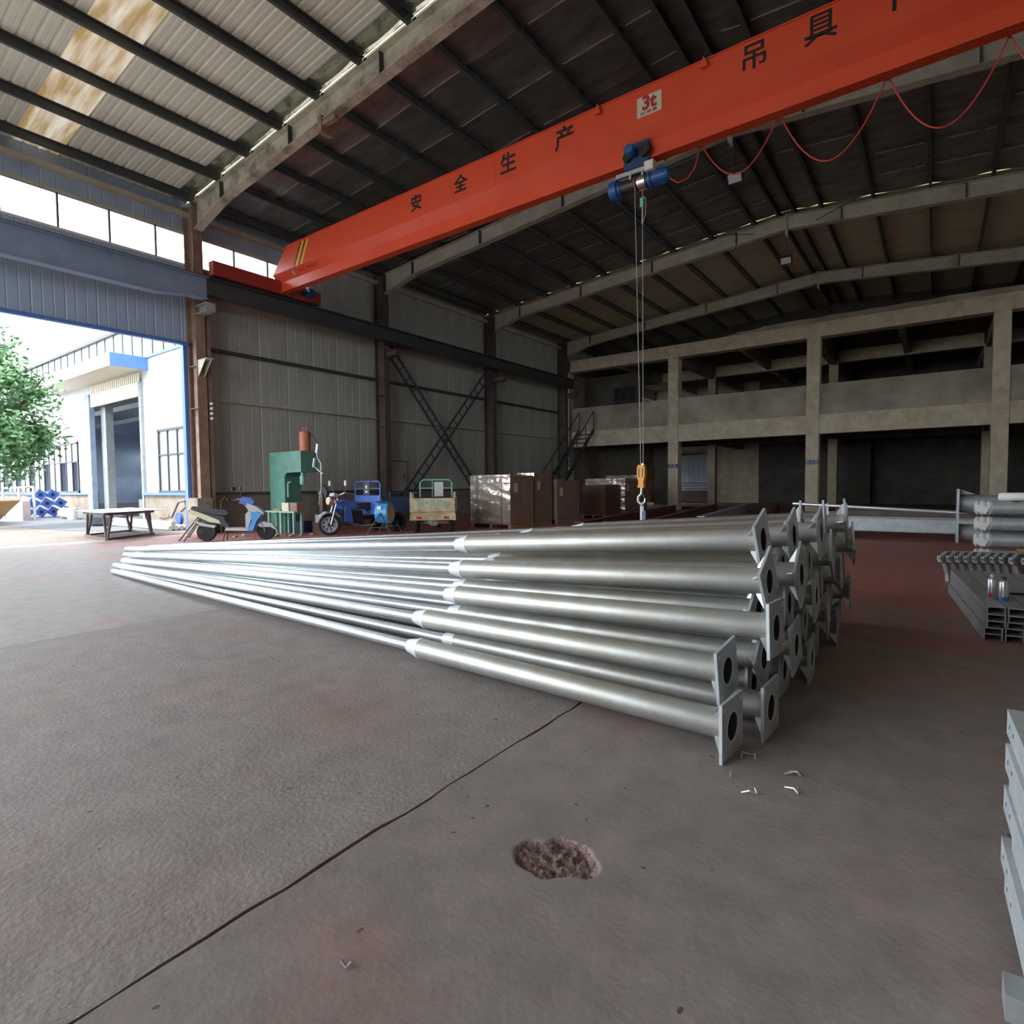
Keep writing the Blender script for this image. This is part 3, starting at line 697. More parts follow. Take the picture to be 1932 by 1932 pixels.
# capacity plate
cp = MB().box(-4.16, -3.73, CY-.235, CY-.2255, 7.33, 7.65).build('capacity_plate', 'sign_cream', cr)
text('lettering', '3t', .3, 'ink_red', cp, (-3.95, CY-.237, 7.525), (1, 0, 0), (0, 0, 1), .012)
text('lettering', '起重量', .06, 'ink_serial', cp, (-3.95, CY-.237, 7.375), (1, 0, 0), (0, 0, 1), .0, sx=1.7)
# small print on the sloping face
d = Vector((0, .165, -.19)).normalized()
pl = MB().cbox((-14.25, CY-.15, 7.07), (.1, .004, .14), rx=.715).build('maker_plate', 'galv_dull', cr)
text('lettering', '电话: 25848042', .105, 'ink_serial', gd, (-13.6, CY-.147-.003, 7.08-.003), (1, 0, 0), -d, .0, sx=1.25)

# ---- hoist
ho = thing('electric_hoist', 'blue electric wire rope hoist hanging under the red crane', 'hoist', (-4.24, 9.5, 6.38))
MB().lathe([(.115, -.3), (.115, .22)], (0, 0, 0), 'x', 24).build('rope_drum', 'dark_metal', ho, True)
MB().lathe([(.122, .02), (.122, .16)], (0, 0, 0), 'x', 24).build('rope_winding', 'chrome', ho, True)
g = MB().lathe([(.1, -.52), (.155, -.5), (.165, -.42), (.165, -.36), (.13, -.34), (.13, -.3)], (0, 0, 0), 'x', 24).build('gearbox', 'blue_paint', ho, True)
MB().lathe([(.02, -.54), (.05, -.52)], (0, 0, 0), 'x', 10).build('end_cap', 'dark_metal', g)
mo = MB().lathe([(.15, .22), (.15, .26), (.12, .28), (.125, .5), (.11, .56), (.05, .58)], (0, .0, 0), 'x', 24).build('lift_motor', 'blue_paint', ho, True)
for k in range(8): 
    a = k*math.pi/4; MB().cbox((.4, .125*math.cos(a), .125*math.sin(a)), (.2, .012, .02), rx=a).build('cooling_fin', 'blue_paint', mo)
cbx = MB().box(.2, .36, -.2, -.08, .06, .22).build('control_box', 'sign_cream', ho)
MB().box(.22, .34, -.205, -.2, .08, .2).build('box_lid', 'white_paint', cbx)
MB().bar((-.36, -.08, .17), (.26, -.08, .17), .06, .07).build('hanger_bar', 'galv_dull', ho)
for k in (-.1, .12): MB().box(k-.015, k+.015, -.1, -.06, .06, .18).build('hanger_strap', 'cream', ho)
MB().lathe([(.135, -.03), (.135, -.005)], (0, 0, 0), 'x', 20).build('rope_guide', 'crane_dark', ho, True)
tr = MB().box(-.2, .25, -.13, -.1, .22, .62).box(-.2, .25, .13, .16, .22, .62).box(-.16, .2, -.12, .15, .2, .25).build('trolley', 'blue_dark', ho)
for k in (-.12, .18):
    for s in (-.16, .19): MB().lathe([(.075, -.02), (.075, .02)], (k, s-.015, .4), 'y', 16).build('trolley_wheel', 'black', tr, True)
MB().lathe([(.0, -.34), (.07, -.335), (.085, -.31), (.085, -.14), (.06, -.12)], (-.02, 0, .45), 'y', 18).build('trolley_motor', 'blue_paint', ho, True)
MB().lathe([(.085, -.03), (.1, 0), (.085, .05)], (.2, -.16, .45), 'y', 18).build('trolley_gear', 'black', ho, True)
for xr, xb in ((-.01, .06), (.085, .105)):
    MB().tube([(xr, -.1 if xr < 0 else 0, -.1), (xb, 0, -4.86)], .0065, 6).build('wire_rope', 'galv_dull', ho)
lim = MB().box(.05, .11, -.03, .03, -.42, -.27).build('limit_weight', 'teal', ho)
MB().tube([(.085, 0, -.14), (.085, 0, -.28)], .01, 6).build('limit_hook', 'orange_rust', ho)
MB().tube([(.085, 0, -.42), (.085, 0, -.7)], .012, 6).build('rope_socket', 'cream', ho)
MB().tube([(.085, 0, -.7), (.14, 0, -.55), (.15, 0, -.3), (.1, 0, -.24)], .005, 5).build('tail_rope', 'cream', ho)
# hook block
hb = MB().prism([(-.05, 0), (.05, 0), (.075, -.06), (.075, -.2), (.05, -.3), (.06, -.4), (-.06, -.4), (-.04, -.3), (-.07, -.2), (-.07, -.06)], 'y', -.05, .05).build('hook_block', 'hook_yellow', ho, False, (.075, 0, -4.84))
MB().lathe([(.07, -.012), (.07, .012)], (0, 0, -.13), 'y', 18).build('sheave', 'dark_metal', hb, True)
for k in (-.03, .035): MB().box(k-.008, k+.008, -.052, -.05, -.22, -.06).build('slot', 'black', hb)
hk = [(0, 0, -.4), (0, 0, -.5), (-.06, 0, -.56), (-.065, 0, -.64), (0, 0, -.7), (.06, 0, -.65), (.06, 0, -.58)]
MB().tube(hk, [.022, .022, .026, .03, .03, .022, .008], 10).build('hook', 'galv_bright', hb, True)
MB().bar((-.03, -.01, -.46), (.05, -.01, -.56), .014, .03).build('safety_latch', 'black', hb)
# clamp and sling in the hook
cl = thing('lifting_clamp', 'pale lifting strap with a small blue clamp hung in the crane hook', 'clamp', (-4.165, 9.5, 0))
MB().box(-.025, .01, -.01, .01, .3, .88).build('strap', 'white_paint', cl); MB().tube([(.0, 0, .86), (.03, 0, .8), (.03, 0, .72)], .012, 8).build('link', 'galv_bright', cl)
MB().cbox((.045, 0, .62), (.045, .03, .24), ry=.06).build('clamp_jaw', 'blue_trike', cl); MB().cbox((.075, 0, .62), (.02, .05, .2)).build('clamp_body', 'steel_dark', cl)
MB().tube([(.0, 0, .0), (.0, 0, .31)], .012, 8).build('drop_bar', 'galv_dull', cl)

# ---- festoon cable loops
fc = thing('festoon_cable', 'red power cable hanging in loops under the crane girder', 'cable', (0, 0, 0))
YF = 9.72
sup = [ony(1322, 270, YF), ony(1470, 214, YF), ony(1675, 142, YF), ony(1905, 66, YF), ony(2190, -40, YF)]
low = [ony(1392, 328, YF).z, ony(1548, 308, YF).z, ony(1757, 247, YF).z, ony(1757, 247, YF).z]
for (p, q), zl in zip(zip(sup, sup[1:]), low):
    pts = []
    for k in range(17):
        t = k/16; P = p.lerp(q, t); zz = zl+(P.z-zl)*(abs(2*t-1)**1.9); pts.append((P.x, YF, zz))
    MB().tube(pts, .011, 6).build('cable_loop', 'cable_red', fc, True)
for p in sup[:4]:
    MB().cbox((p.x, YF-.02, p.z+.05), (.09, .05, .06)).build('cable_trolley', 'black', fc)
    MB().tube([(p.x, YF-.02, p.z+.05), (p.x, YF-.02, 6.72)], .008, 5).build('hanger', 'dark_metal', fc)
p = sup[0]
MB().tube([(-3.7, 9.5, 6.32), (-3.55, 9.55, 6.2), (-3.4, 9.6, 6.25), (-3.3, 9.66, 6.42), (p.x, YF, p.z)], .011, 6).build('cable_loop', 'cable_red', fc, True)

# ---- flood lights hung from two rafters
for (x, y, z), lb in (((-3.78, 13.75, 8.1), 'white faced flood light hanging below the rafter behind the crane'), ((-3.9, 19.85, 8.15), 'smaller looking flood light hanging under the rafter farther back')):
    t = thing('flood_light', lb, 'lamp', (x, y, z), 0, 'flood lights under the rafters')
    MB().cbox((0, 0, 0), (.34, .12, .24), rx=.5).build('housing', 'black', t)
    MB().cbox((0, -.055, -.035), (.28, .01, .18), rx=.5).build('lens', 'lamp_white', t)
    MB().tube([(0, 0, .1), (0, 0, 8.98-z)], .008, 6).build('suspension_cord', 'dark_metal', t)
    MB().bar((-.18, 0, 0), (-.18, 0, .18), .02, .03, (0, 1, 0)).build('yoke', 'dark_metal', t)

# ================================================================ LAMP POLES
PL, PR, PTR, PS = 8.72, .066, .037, 2.1     # length, butt radius, shaft radius, length of the butt
def plate_mesh():
    bm_ = MB(); n = 32; a = .128; r = .068; t = .014
    ring = []
    for k in range(n):
        th = 2*math.pi*(k+.5)/n; c, s = math.cos(th), math.sin(th); q = a/max(abs(c), abs(s)); ring.append(((c*q, s*q), (c*r, s*r)))
    # put the corners on the square
    outer = []
    for (o_, i_) in ring: outer.append(o_)
    for sx in (-1, 1):
        for sy in (-1, 1):
            j = min(range(n), key=lambda q: (outer[q][0]-sx*a)**2+(outer[q][1]-sy*a)**2); outer[j] = (sx*a, sy*a)
    vs = []
    for x in (0, -t):
        vs += [(x, p[0], p[1]) for p in outer]+[(x, i_[0], i_[1]) for _, i_ in ring]
    fs = []
    for k in range(n):
        k2 = (k+1) % n
        fs += [(k, k2, n+k2, n+k), (2*n+k, 3*n+k, 3*n+k2, 2*n+k2), (k, 2*n+k, 2*n+k2, k2), (n+k, n+k2, 3*n+k2, 3*n+k)]
    return bm_.add(vs, fs).mesh('base_plate', 'galv_plate')
M_PLATE = plate_mesh()
def tubemesh(name, prof, m, n=28, inner=None):
    mb = MB(); vs = []
    for x, r in prof:
        for k in range(n):
            t = 2*math.pi*k/n; vs.append((x, r*math.cos(t), r*math.sin(t)))
    fs = [(i*n+k, i*n+(k+1) % n, (i+1)*n+(k+1) % n, (i+1)*n+k) for i in range(len(prof)-1) for k in range(n)]
    return mb.add(vs, fs).mesh(name, m, True)
M_BUTT = tubemesh('butt_tube', [(-PS, PR), (-.012, PR), (-.006, PR-.004)], 'galv', 32)
M_BORE = tubemesh('bore', [(-.004, PR-.003), (-.02, PR-.006), (-1.2, PR-.006), (-1.2, .001)], 'bore', 24)
M_CONE = tubemesh('reducer_cone', [(-PS-.1, PTR), (-PS-.098, PTR+.008), (-PS-.002, PR-.003), (-PS+.004, PR+.0015), (-PS+.03, PR+.0015), (-PS+.032, PR-.002)], 'zinc_lit', 32)
M_SHAFT = tubemesh('upper_shaft', [(-PL, .002), (-PL+.002, PTR*.8), (-PL+.02, PTR), (-PS-.1, PTR)], 'galv_shaft', 24)
M_GUS = MB().prism([(-.061, .0655), (-.013, .0655), (-.013, .14), (-.022, .14), (-.061, .074)], 'y', -.004, .004)
# prism axes: x (along the pole) and z (radial)
M_GUS = M_GUS.mesh('gusset', 'galv_bright')
M_RING = MB().tube([(-.002, .0665*math.cos(2*math.pi*k/20), .0665*math.sin(2*math.pi*k/20)) for k in range(21)], .004, 5, False).mesh('weld_ring', 'zinc_lit', True)
M_BOLT = MB().lathe([(.0135, 0), (.0135, .0012)], (0, 0, 0), 'x', 12).mesh('bolt_hole', 'lamp_white')  # white disc: light showing through the hole, put into the colour
ORD = ['first', 'second', 'third', 'fourth', 'fifth', 'sixth', 'seventh', 'eighth', 'ninth', 'tenth', 'eleventh', 'twelfth']
LAY = ['bottom', 'second', 'third', 'fourth', 'top']
def pole(c, tip, roll, label, show_holes):
    t = tag(empty('lamp_pole', c), label, 'pole', 'galvanised lamp poles in the pile')
    d = (Vector(tip)-Vector(c)).normalized(); X = -d; Yv = Vector((0, 0, 1)).cross(X).normalized(); Zv = X.cross(Yv)
    M = Matrix(((X.x, Yv.x, Zv.x), (X.y, Yv.y, Zv.y), (X.z, Yv.z, Zv.z))) @ Matrix.Rotation(roll, 3, 'X')
    t.rotation_euler = M.to_euler()
    pt = link('base_plate', M_PLATE, t)
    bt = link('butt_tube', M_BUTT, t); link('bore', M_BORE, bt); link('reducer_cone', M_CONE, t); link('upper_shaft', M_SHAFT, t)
    for k in range(4): link('gusset', M_GUS, t, None, (math.pi/4+k*math.pi/2, 0, 0))
    link('weld_ring', M_RING, pt)
    if show_holes:
        for sy in (-1, 1):
            for sz in (-1, 1): link('bolt_hole', M_BOLT, pt, (0, sy*.1, sz*.1))
R5 = random.Random(21)
# the pile is a sheared lattice: rows of poles, each layer lying in the gaps of the one below; plates stand at
# three depths so that no plate cuts its neighbour; the shafts run together towards the thin ends
BY, BZ, TY, TZ = .324, .193, .094, .073
COUNT = [10, 9, 9, 8, 8]
ROLL = {(0, 0): 0, (1, 0): .12, (2, 0): -.04, (3, 0): .5, (4, 0): .35, (1, 1): .75, (2, 1): .6, (3, 1): .62, (4, 1): .3, (4, 2): .28, (4, 3): .78}
for l in range(5):
    for k in range(COUNT[l]):
        roll = 0 if l == 0 else ROLL.get((l, k), R5.uniform(-.75, .75))
        c = Vector((-.70+.014*l+.008*k+(0, .082, -.082)[(k-l) % 3], 2.575+BY*(k+l/2), .13+BZ*l))
        ty, tz = 3.17+TY*(k+l/2), .039+TZ*l
        tip = Vector((c.x-math.sqrt(PL**2-(ty-c.y)**2-(tz-c.z)**2), ty, tz))
        if k == 0: who = 'frontmost pole of the %s layer of the galvanised lamp pole pile' % LAY[l]
        else: who = 'galvanised lamp pole in the %s layer of the pile, %s from the front' % (LAY[l], ORD[k])
        pole(c, tip, roll, who, k < 3)

# ---- galvanising drips on the floor
drips = [((1412, 1432), 'curved C shaped zinc shaving beside the nearest base plate', [(-.03, 0), (-.015, .03), (.015, .035), (.03, .005), (.022, -.02)]),
         ((1381, 1468), 'short bright zinc shaving just below the nearest base plate', [(-.01, -.01), (0, .01), (.006, .035)]),
         ((1418, 1500), 'flat bent zinc shaving lying nearest the camera of the cluster', [(-.035, .01), (-.01, -.002), (.02, -.004), (.02, .02)]),
         ((1495, 1465), 'tangled three legged zinc shaving at the right of the cluster', [(-.03, .01), (0, 0), (.0, .03), (.02, 0), (.03, -.01)]),
         ((1497, 1495), 'Y shaped zinc shaving below the tangled one', [(-.02, .03), (0, -.005), (.005, -.02), (.02, .01)]),
         ((650, 1825), 'lone curled zinc shaving at the bottom left of the floor', [(-.012, .02), (-.008, 0), (.006, -.008), (.018, -.004)])]
for px, lb, pts in drips:
    p = onfloor(*px); ex = Vector((math.cos(YAW), math.sin(YAW), 0)); ey = Vector((-math.sin(YAW), math.cos(YAW), 0))
    P = [p+ex*a+ey*b+Vector((0, 0, .006+.012*(i % 2))) for i, (a, b) in enumerate(pts)]
    tag(MB().tube(P, [.0025]+[.004]*(len(P)-2)+[.0025], 6).build('zinc_shaving', 'galv_bright', None, True), lb, 'shaving', 'zinc shavings on the floor')
# ================================================================ RIGHT HAND STOCK
# stack of galvanised angles at the right edge
def lmesh(L, name='angle_bar'):
    return MB().prism([(0, 0), (.006, 0), (.006, .064), (.2, .064), (.2, .07), (0, .07)], 'y', -L, 0).mesh(name, 'galv_pale')
M_ANG = lmesh(1.9); M_AH = MB().lathe([(.006, 0), (.006, .001)], (0, 0, 0), 'x', 10).mesh('bolt_hole', 'steel_dark')
offs = [(.175, 2.03), (.168, 2.06), (.185, 2.0), (.172, 2.08), (.180, 2.05), (.168, 2.02), (.176, 2.1)]
for i in range(7):
    x, y = offs[i]
    o = tag(link('angle_bar', M_ANG, None, (x, y+.02, .0605+.0705*i)), ('bottom' if i == 0 else 'topmost' if i == 6 else ORD[i]+' from the bottom')+' galvanised angle bar in the stack at the right edge', 'angle bar', 'angle bars stacked at the right edge')
    o.rotation_euler = (0, 0, .03)
    for k in (.05, .12): link('bolt_hole', M_AH, o, (-.0008, -k, .035))
for y, lb in ((1.63, 'short grey block under the near end of the angle bars'), (.75, 'short grey block under the hidden end of the angle bars')):
    tag(MB().box(.147, .5, y, y+.08, 0, .06).build('support_block', 'galv_dull'), lb, 'block', 'blocks under the angle bars')
# C channels: 5 high, 5 across
M_CH = MB().prism([(0, 0), (.112, 0), (.112, .05), (.104, .05), (.104, .008), (.008, .008), (.008, .05), (0, .05)], 'y', 0, 2.15).mesh('channel_bar', 'galv_dull')
for c in range(5):
    for l in range(5):
        x = .325+c*.122+R5.uniform(-.003, .003)-(.012 if l < 2 else 0); y = 5.56+R5.uniform(-.02, .03)
        o = link('channel_bar', M_CH, None, (x+.112, y, .055+.0505*l+.0)); o.rotation_euler = (0, math.pi, .085)
        tag(o, 'steel channel, %s layer up, %s from the left in the channel stack' % (ORD[l], ORD[c]), 'channel bar', 'steel channels in the stack')
# two spray cans and a phone-like tool on the channels
for (px, py), lb, bandm, capm in (((1871, 1128), 'silver spray can with a red square near its base', 'lamp_red', 'white_paint'), ((1893, 1134), 'silver spray can with a blue band round its base', 'blue_trike', 'dark_metal')):
    p = onfloor(px, py, .257)
    t = thing('spray_can', lb, 'spray can', (p.x, p.y, .258), 0, 'spray cans on the channel stack')
    MB().lathe([(.031, 0), (.033, .004), (.033, .145), (.026, .16), (.014, .168)], (0, 0, 0), 'z', 20).build('can_body', 'galv_bright', t, True)
    MB().lathe([(.012, .168), (.012, .185), (.008, .19)], (0, 0, 0), 'z', 12).build('nozzle', capm, t, True)
    if bandm == 'blue_trike': MB().lathe([(.0336, .004), (.0336, .035)], (0, 0, 0), 'z', 20).build('colour_band', bandm, t, True)
    else: MB().box(-.024, .002, -.0345, -.028, .006, .042).build('colour_patch', bandm, t)
p = onfloor(1918, 1122, .257)
tag(MB().cbox((p.x, p.y, .264), (.09, .05, .012), rz=.4).build('hand_tool', 'black'), 'flat black handheld tool lying on the channel stack', 'tool')
# bent arm brackets
def arm_bracket(loc, label, k):
    t = thing('arm_bracket', label, 'bracket', loc, -.55, 'bent arm brackets on the floor')
    prof = [(0, .33), (.36, .36), (.46, .3), (.46, .24), (.4, .22), (.37, .17), (.33, .08), (.32, 0), (.26, 0), (.27, .09), (.31, .19), (.3, .26), (0, .26)]
    # local: x thickness, y towards the back, z up
    MB().prism([(.46-y, z) for y, z in prof], 'x', 0, .042).build('bracket_body', 'galv_dull', t)
    MB().cbox((.021, -.02, .285), (.04, .008, .07), rx=.45, ry=.35).build('end_tab', 'galv_pale', t)
    MB().lathe([(.011, -.003), (.011, .003)], (.026, -.026, .286), 'y', 10).build('bolt_hole', 'black', t)
    MB().box(.004, .048, .14, .3, .352, .356).build('top_pad', 'galv_pale', t)
for k in range(8):
    b = onfloor(1765, 1097).lerp(onfloor(1880, 1101), k/7)
    arm_bracket((b.x+.02, b.y, .0), 'bent galvanised arm bracket, %s from the left in the left row' % ORD[k], k)
for k in range(5):
    b = onfloor(1903, 1103)+Vector((.11*k, .02*k, 0))
    arm_bracket((b.x, b.y, 0), 'bent galvanised arm bracket, %s from the left in the right row' % ORD[k], k)
# wrapped tubes behind, with timber spacers
YW = 9.9
for l in range(4):
    z = .2+.215*l
    t = thing('wrapped_tube', 'grey steel tube with a plastic wrapped end, %s' % ['lowest of the wrapped stack', 'second from the floor in the wrapped stack', 'third from the floor in the wrapped stack', 'topmost, with an oval hole'][l], 'tube', (.52, YW, z), 0, 'wrapped tubes on the right')
    MB().lathe([(.088, 0), (.088, 3.4)], (0, 0, 0), 'x', 24).build('tube', 'galv_dull', t, True)
    MB().lathe([(.06, -.1), (.1, -.07), (.092, -.04), (.104, -.01), (.094, .03), (.1, .06), (.09, .09)], (0, 0, 0), 'x', 14).build('plastic_wrap', 'plastic_clear', t)
    if l == 3: MB().lathe([(.0, 0), (.04, .001), (.04, .004)], (.32, -.02, .083), 'z', 16).build('hand_hole', 'black', t)
    MB().cbox((-.02, -.09, -.02), (.12, .03, .09), ry=.4).build('foam_flap', 'cloth_white', t)
for z, x, lb in ((.3075, .95, 'middle timber spacer between the wrapped tubes'), (.5225, 1.1, 'upper timber spacer between the wrapped tubes'), (.052, .8, 'lowest timber spacer under the wrapped tubes')):
    tag(MB().cbox((x, YW-.04, z), (.16, .3, .036 if z > .2 else .104)).build('timber_spacer', 'timber'), lb, 'spacer', 'timber spacers between the tubes')
tag(MB().lathe([(.0, 0), (.045, .01), (.055, .04), (.055, .36), (.04, .4), (.0, .41)], (max(.66, ony(1846, 955, YW).x), YW-.0, .845+.088+.057), 'x', 14).build('foam_roll', 'roll_white', None, True), 'white foam roll resting on the wrapped tubes', 'roll')
# flanged posts behind the wrapped tubes
t = thing('flanged_post', 'thick galvanised post with a tall end plate behind the wrapped tubes', 'post', (.24, 10.25, .95), 0)
MB().box(0, .025, -.25, .25, -.6, .14).build('end_plate', 'galv_bright', t)
MB().tube([(.02, 0, -.06), (3.4, .1, -.2)], .13, 24).build('post_tube', 'galv_dull', t, True)
for s in (-1, 1): MB().prism([(.025, .07), (.2, .07), (.025, .14)], 'y', s*.1-.005, s*.1+.005).build('gusset', 'galv_dull', t)
t = thing('flanged_post', 'second galvanised post lying low behind the wrapped tubes', 'post', (.24, 10.25, .48), 0)
MB().tube([(.03, .0, 0), (3.4, .1, -.06)], .12, 24).build('post_tube', 'galv_dull', t, True)
tag(MB().tube([ony(1496, 950, 10.75), ony(1800, 967, 10.75), ony(2100, 984, 10.75)], .03, 14).build('steel_pipe', 'galv_bright', None, True), 'thin bright pipe sticking out left from the flanged posts', 'pipe')
# grey and red beams lying on the floor beyond
tag(isec(MB(), (14.3, .32), 'x', -2.4, 3.0, .22, .3).build('steel_beam', 'galv_dull'), 'long grey steel beam lying across the far red floor', 'beam')
tag(isec(MB(), (15.6, .45), 'x', -1.9, 3.4, .2, .26).build('steel_beam', 'steel_brown'), 'brown steel beam lying behind the long grey beam', 'beam')
for x in (-1.6, 1.8):
    tag(MB().box(x-.08, x+.08, 14.0, 15.9, 0, .165).build('timber_bearer', 'timber'), 'timber bearer under the %s of the far steel beams' % ('left end' if x < 0 else 'right end'), 'bearer')
tag(MB().box(-1.9, -1.55, 11.0, 11.2, 0, .1).build('timber_bearer', 'brownboard'), 'short dark timber offcut on the red floor', 'timber')
def redbeam(a, b, m, lb, zt=.34):
    p, q = onfloor(*a, zt), onfloor(*b, zt); t = thing('red_beam', lb, 'beam', (0, 0, 0), 0, 'red primed beams on the floor')
    d = (q-p).normalized(); up = Vector((0, 0, 1)); q = p+d*min((q-p).length, 11.5)
    MB().bar(p-up*.01, q-up*.01, .2, .02).build('top_flange', m, t); MB().bar(p-up*.29, q-up*.29, .2, .02).build('bottom_flange', m, t)
    MB().bar(p-up*.15, q-up*.15, .012, .27).build('web', m, t)
    for k in (.12, .88):
        c = p.lerp(q, k); MB().box(c.x-.2, c.x+.2, c.y-.06, c.y+.06, 0, .04).build('bearer', 'timber', t)
redbeam((1090, 985), (1302, 948), 'red_steel', 'red primed steel beam nearest the pallets, behind the crane hook')
redbeam((1231, 979), (1360, 949), 'red_steel', 'red primed steel beam second from the pallets')
redbeam((1322, 974), (1420, 947), 'galv_dull', 'grey steel beam beside the red primed beams', .34)
redbeam((1440, 966), (1470, 947), 'red_steel', 'short looking red steel beam behind the top of the pole pile')

# ================================================================ PALLETS
def pallet(px, wd, dp, ht, rz, label, kind='wrap', tags=True):
    p = onfloor(*px)
    t = thing('loaded_pallet', label, 'pallet', (p.x, p.y, 0), rz, 'loaded pallets by the wall')
    # local origin at the near right corner; load extends to -x and +y
    for x in (-wd, -wd/2-.05, -.1): MB().box(x, x+.1, 0, dp, 0, .1).build('pallet_runner', 'timber', t)
    for k in range(5): MB().box(-wd, 0, dp*k/5+.01, dp*(k+1)/5-.03, .1, .122).build('deck_board', 'timber', t)
    if kind == 'wrap':
        rows = max(4, int(ht/.2)); h = ht/rows
        for r_ in range(rows):
            cols = 3
            for c in range(cols):
                j = R5.uniform(-.012, .012)
                MB().box(-wd+wd*c/cols+.004, -wd+wd*(c+1)/cols-.004, .02+j, dp-.02, .122+h*r_+.003, .122+h*(r_+1)-.003).build('carton', 'cardboard', t)
        # stretch film: wrinkled skin on the front and left, thin
        mb = MB(); nx, nz = 40, 44; vs = []
        for j in range(nz+1):
            for i in range(nx+1):
                x = -wd-.02+(wd+.02)*i/nx; z = .13+(ht+.0)*j/nz
                y = -.012+.02*MN.noise((x*2+px[0], z*7, 1))+.008*MN.noise((x*9, z*22, 4))
                vs.append((x, y-.012, z))
        mb.add(vs, [(j*(nx+1)+i, j*(nx+1)+i+1, (j+1)*(nx+1)+i+1, (j+1)*(nx+1)+i) for j in range(nz) for i in range(nx)])
        mb.build('stretch_film', 'wrap', t, True)
        MB().box(.0, .008, -.02, dp-.02, .13, .122+ht).build('stretch_film', 'cardboard', t)
        MB().cbox((-wd/2, .25, ht+.14), (wd*.98, .5, .03), rx=.03).build('top_film', 'wrap', t)
        if tags: MB().box(.009, .012, .12, .3, ht-.35, ht-.1).build('paper_label', 'paper', t)
        for x in (-wd*.82, -wd*.2): MB().box(x-.006, x+.006, -.05, -.045, .12, ht+.12).build('strap', 'dark_metal', t)
    else:
        nb = 20
        for k in range(nb):
            j = R5.uniform(-.01, .01)
            MB().box(-wd+j, j, .02, dp, .122+ht*k/nb, .122+ht*(k+1)/nb-.006).build('board', 'brownboard' if kind == 'brown' else 'tanboard', t)
    return t
pallet((964, 998), 1.5, 1.05, 1.36, -.06, 'tallest wrapped carton pallet with shiny film, beside the cream tricycle')
q = onfloor(964, 998)
pallet((1009, 993), .62, .95, 1.42, .0, 'narrow carton pallet tucked behind the tallest wrapped pallet')
pallet((1052, 989), 1.05, 1.3, 1.22, -.02, 'wrapped carton pallet in the middle with a bright upper half')
pallet((1142, 979), .95, 1.2, 1.08, -.02, 'stack of brown boards on a pallet beside the red beam', 'brown')
pallet((1180, 972), 1.75, 1.2, 1.3, .0, 'wide wrapped pallet behind the brown boards')
pallet((1203, 966), 1.5, 1.0, 1.45, .0, 'farthest wrapped pallet, only its top showing behind the crane hook')
# ================================================================ MACHINES AND VEHICLES ALONG THE WALL
def spoked_wheel(par, c, R, wd, ns, axis='y', rimm='silver_plastic', name='wheel', steer=0):
    ty = MB().lathe([(R*.72, -wd/2), (R*.93, -wd/2), (R, -wd/4), (R, wd/4), (R*.93, wd/2), (R*.72, wd/2), (R*.72, -wd/2)], (0, 0, 0), axis, 24).build(name, 'rubber', par, True, c, (0, 0, steer))
    c = Vector((0, 0, 0))
    MB().lathe([(R*.72, -wd*.4), (R*.72, wd*.4), (R*.64, wd*.4), (R*.64, -wd*.4), (R*.72, -wd*.4)], c, axis, 24).build('rim', rimm, ty, True)
    for k in range(ns):
        a = 2*math.pi*k/ns; d = Vector((math.cos(a), 0, math.sin(a)))
        MB().bar(c+d*R*.1, c+d*R*.68, wd*.35, R*.11, Vector((-math.sin(a), 0, math.cos(a)))).build('spoke', rimm, ty)
    MB().lathe([(R*.16, -wd*.5), (R*.16, wd*.5)], c, axis, 14).build('hub', 'dark_metal', ty, True)
    return ty
# ---- scooter
pr, pf = onfloor(391, 1021), onfloor(510, 1018); sd2 = (pf-pr).normalized()
sc = thing('electric_scooter', 'blue and grey electric scooter parked by the doorway column', 'scooter', (pr.x, pr.y, 0), math.atan2(sd2.y, sd2.x))
WB = 1.28
spoked_wheel(sc, (0, 0, .21), .21, .1, 5); spoked_wheel(sc, (WB, 0, .2), .2, .09, 5)
MB().prism([(-.32, .66), (.1, .44), (.34, .4), (.3, .48), (-.05, .64), (-.3, .74)], 'y', -.13, .13).build('tail_fairing', 'lime_cream', sc)
MB().prism([(-.28, .62), (-.05, .56), (.2, .42), (.5, .28), (.5, .36), (.42, .46), (.4, .56), (0, .64)], 'y', -.11, .11).build('body_shell', 'seat_black', sc)
MB().prism([(-.3, .72), (.05, .64), (.42, .58), (.5, .64), (.44, .7), (.0, .74), (-.26, .8)], 'y', -.12, .12).build('seat', 'seat_black', sc)
MB().prism([(.42, .24), (.98, .22), (1.0, .28), (.44, .31)], 'y', -.14, .14).build('footboard', 'silver_plastic', sc)
MB().prism([(.9, .22), (1.02, .22), (1.1, .44), (1.22, .6), (1.12, .66), (.98, .62), (1.0, .45)], 'y', -.15, .15).build('leg_shield', 'sky_blue', sc)
MB().prism([(.86, .3), (.92, .3), (1.02, .62), (.95, .7), (.86, .6)], 'y', -.12, .12).build('inner_panel', 'silver_plastic', sc)
MB().prism([(.92, .68), (1.24, .58), (1.26, .64), (1.1, .78), (.9, .86)], 'y', -.12, .12).build('front_cowl', 'silver_plastic', sc)
MB().tube([(.98, 0, .62), (.8, 0, .92)], .035, 10).build('steering_post', 'silver_plastic', sc)
MB().prism([(.72, .86), (.98, .78), (1.06, .88), (.98, .98), (.8, 1.0)], 'y', -.1, .1).build('head_cowl', 'blue_trike', sc)
hbar = MB().tube([(.62, .32, .95), (.74, .12, .93), (.78, 0, .93), (.74, -.12, .93), (.62, -.32, .95)], .014, 8).build('handlebar', 'chrome', sc, True)
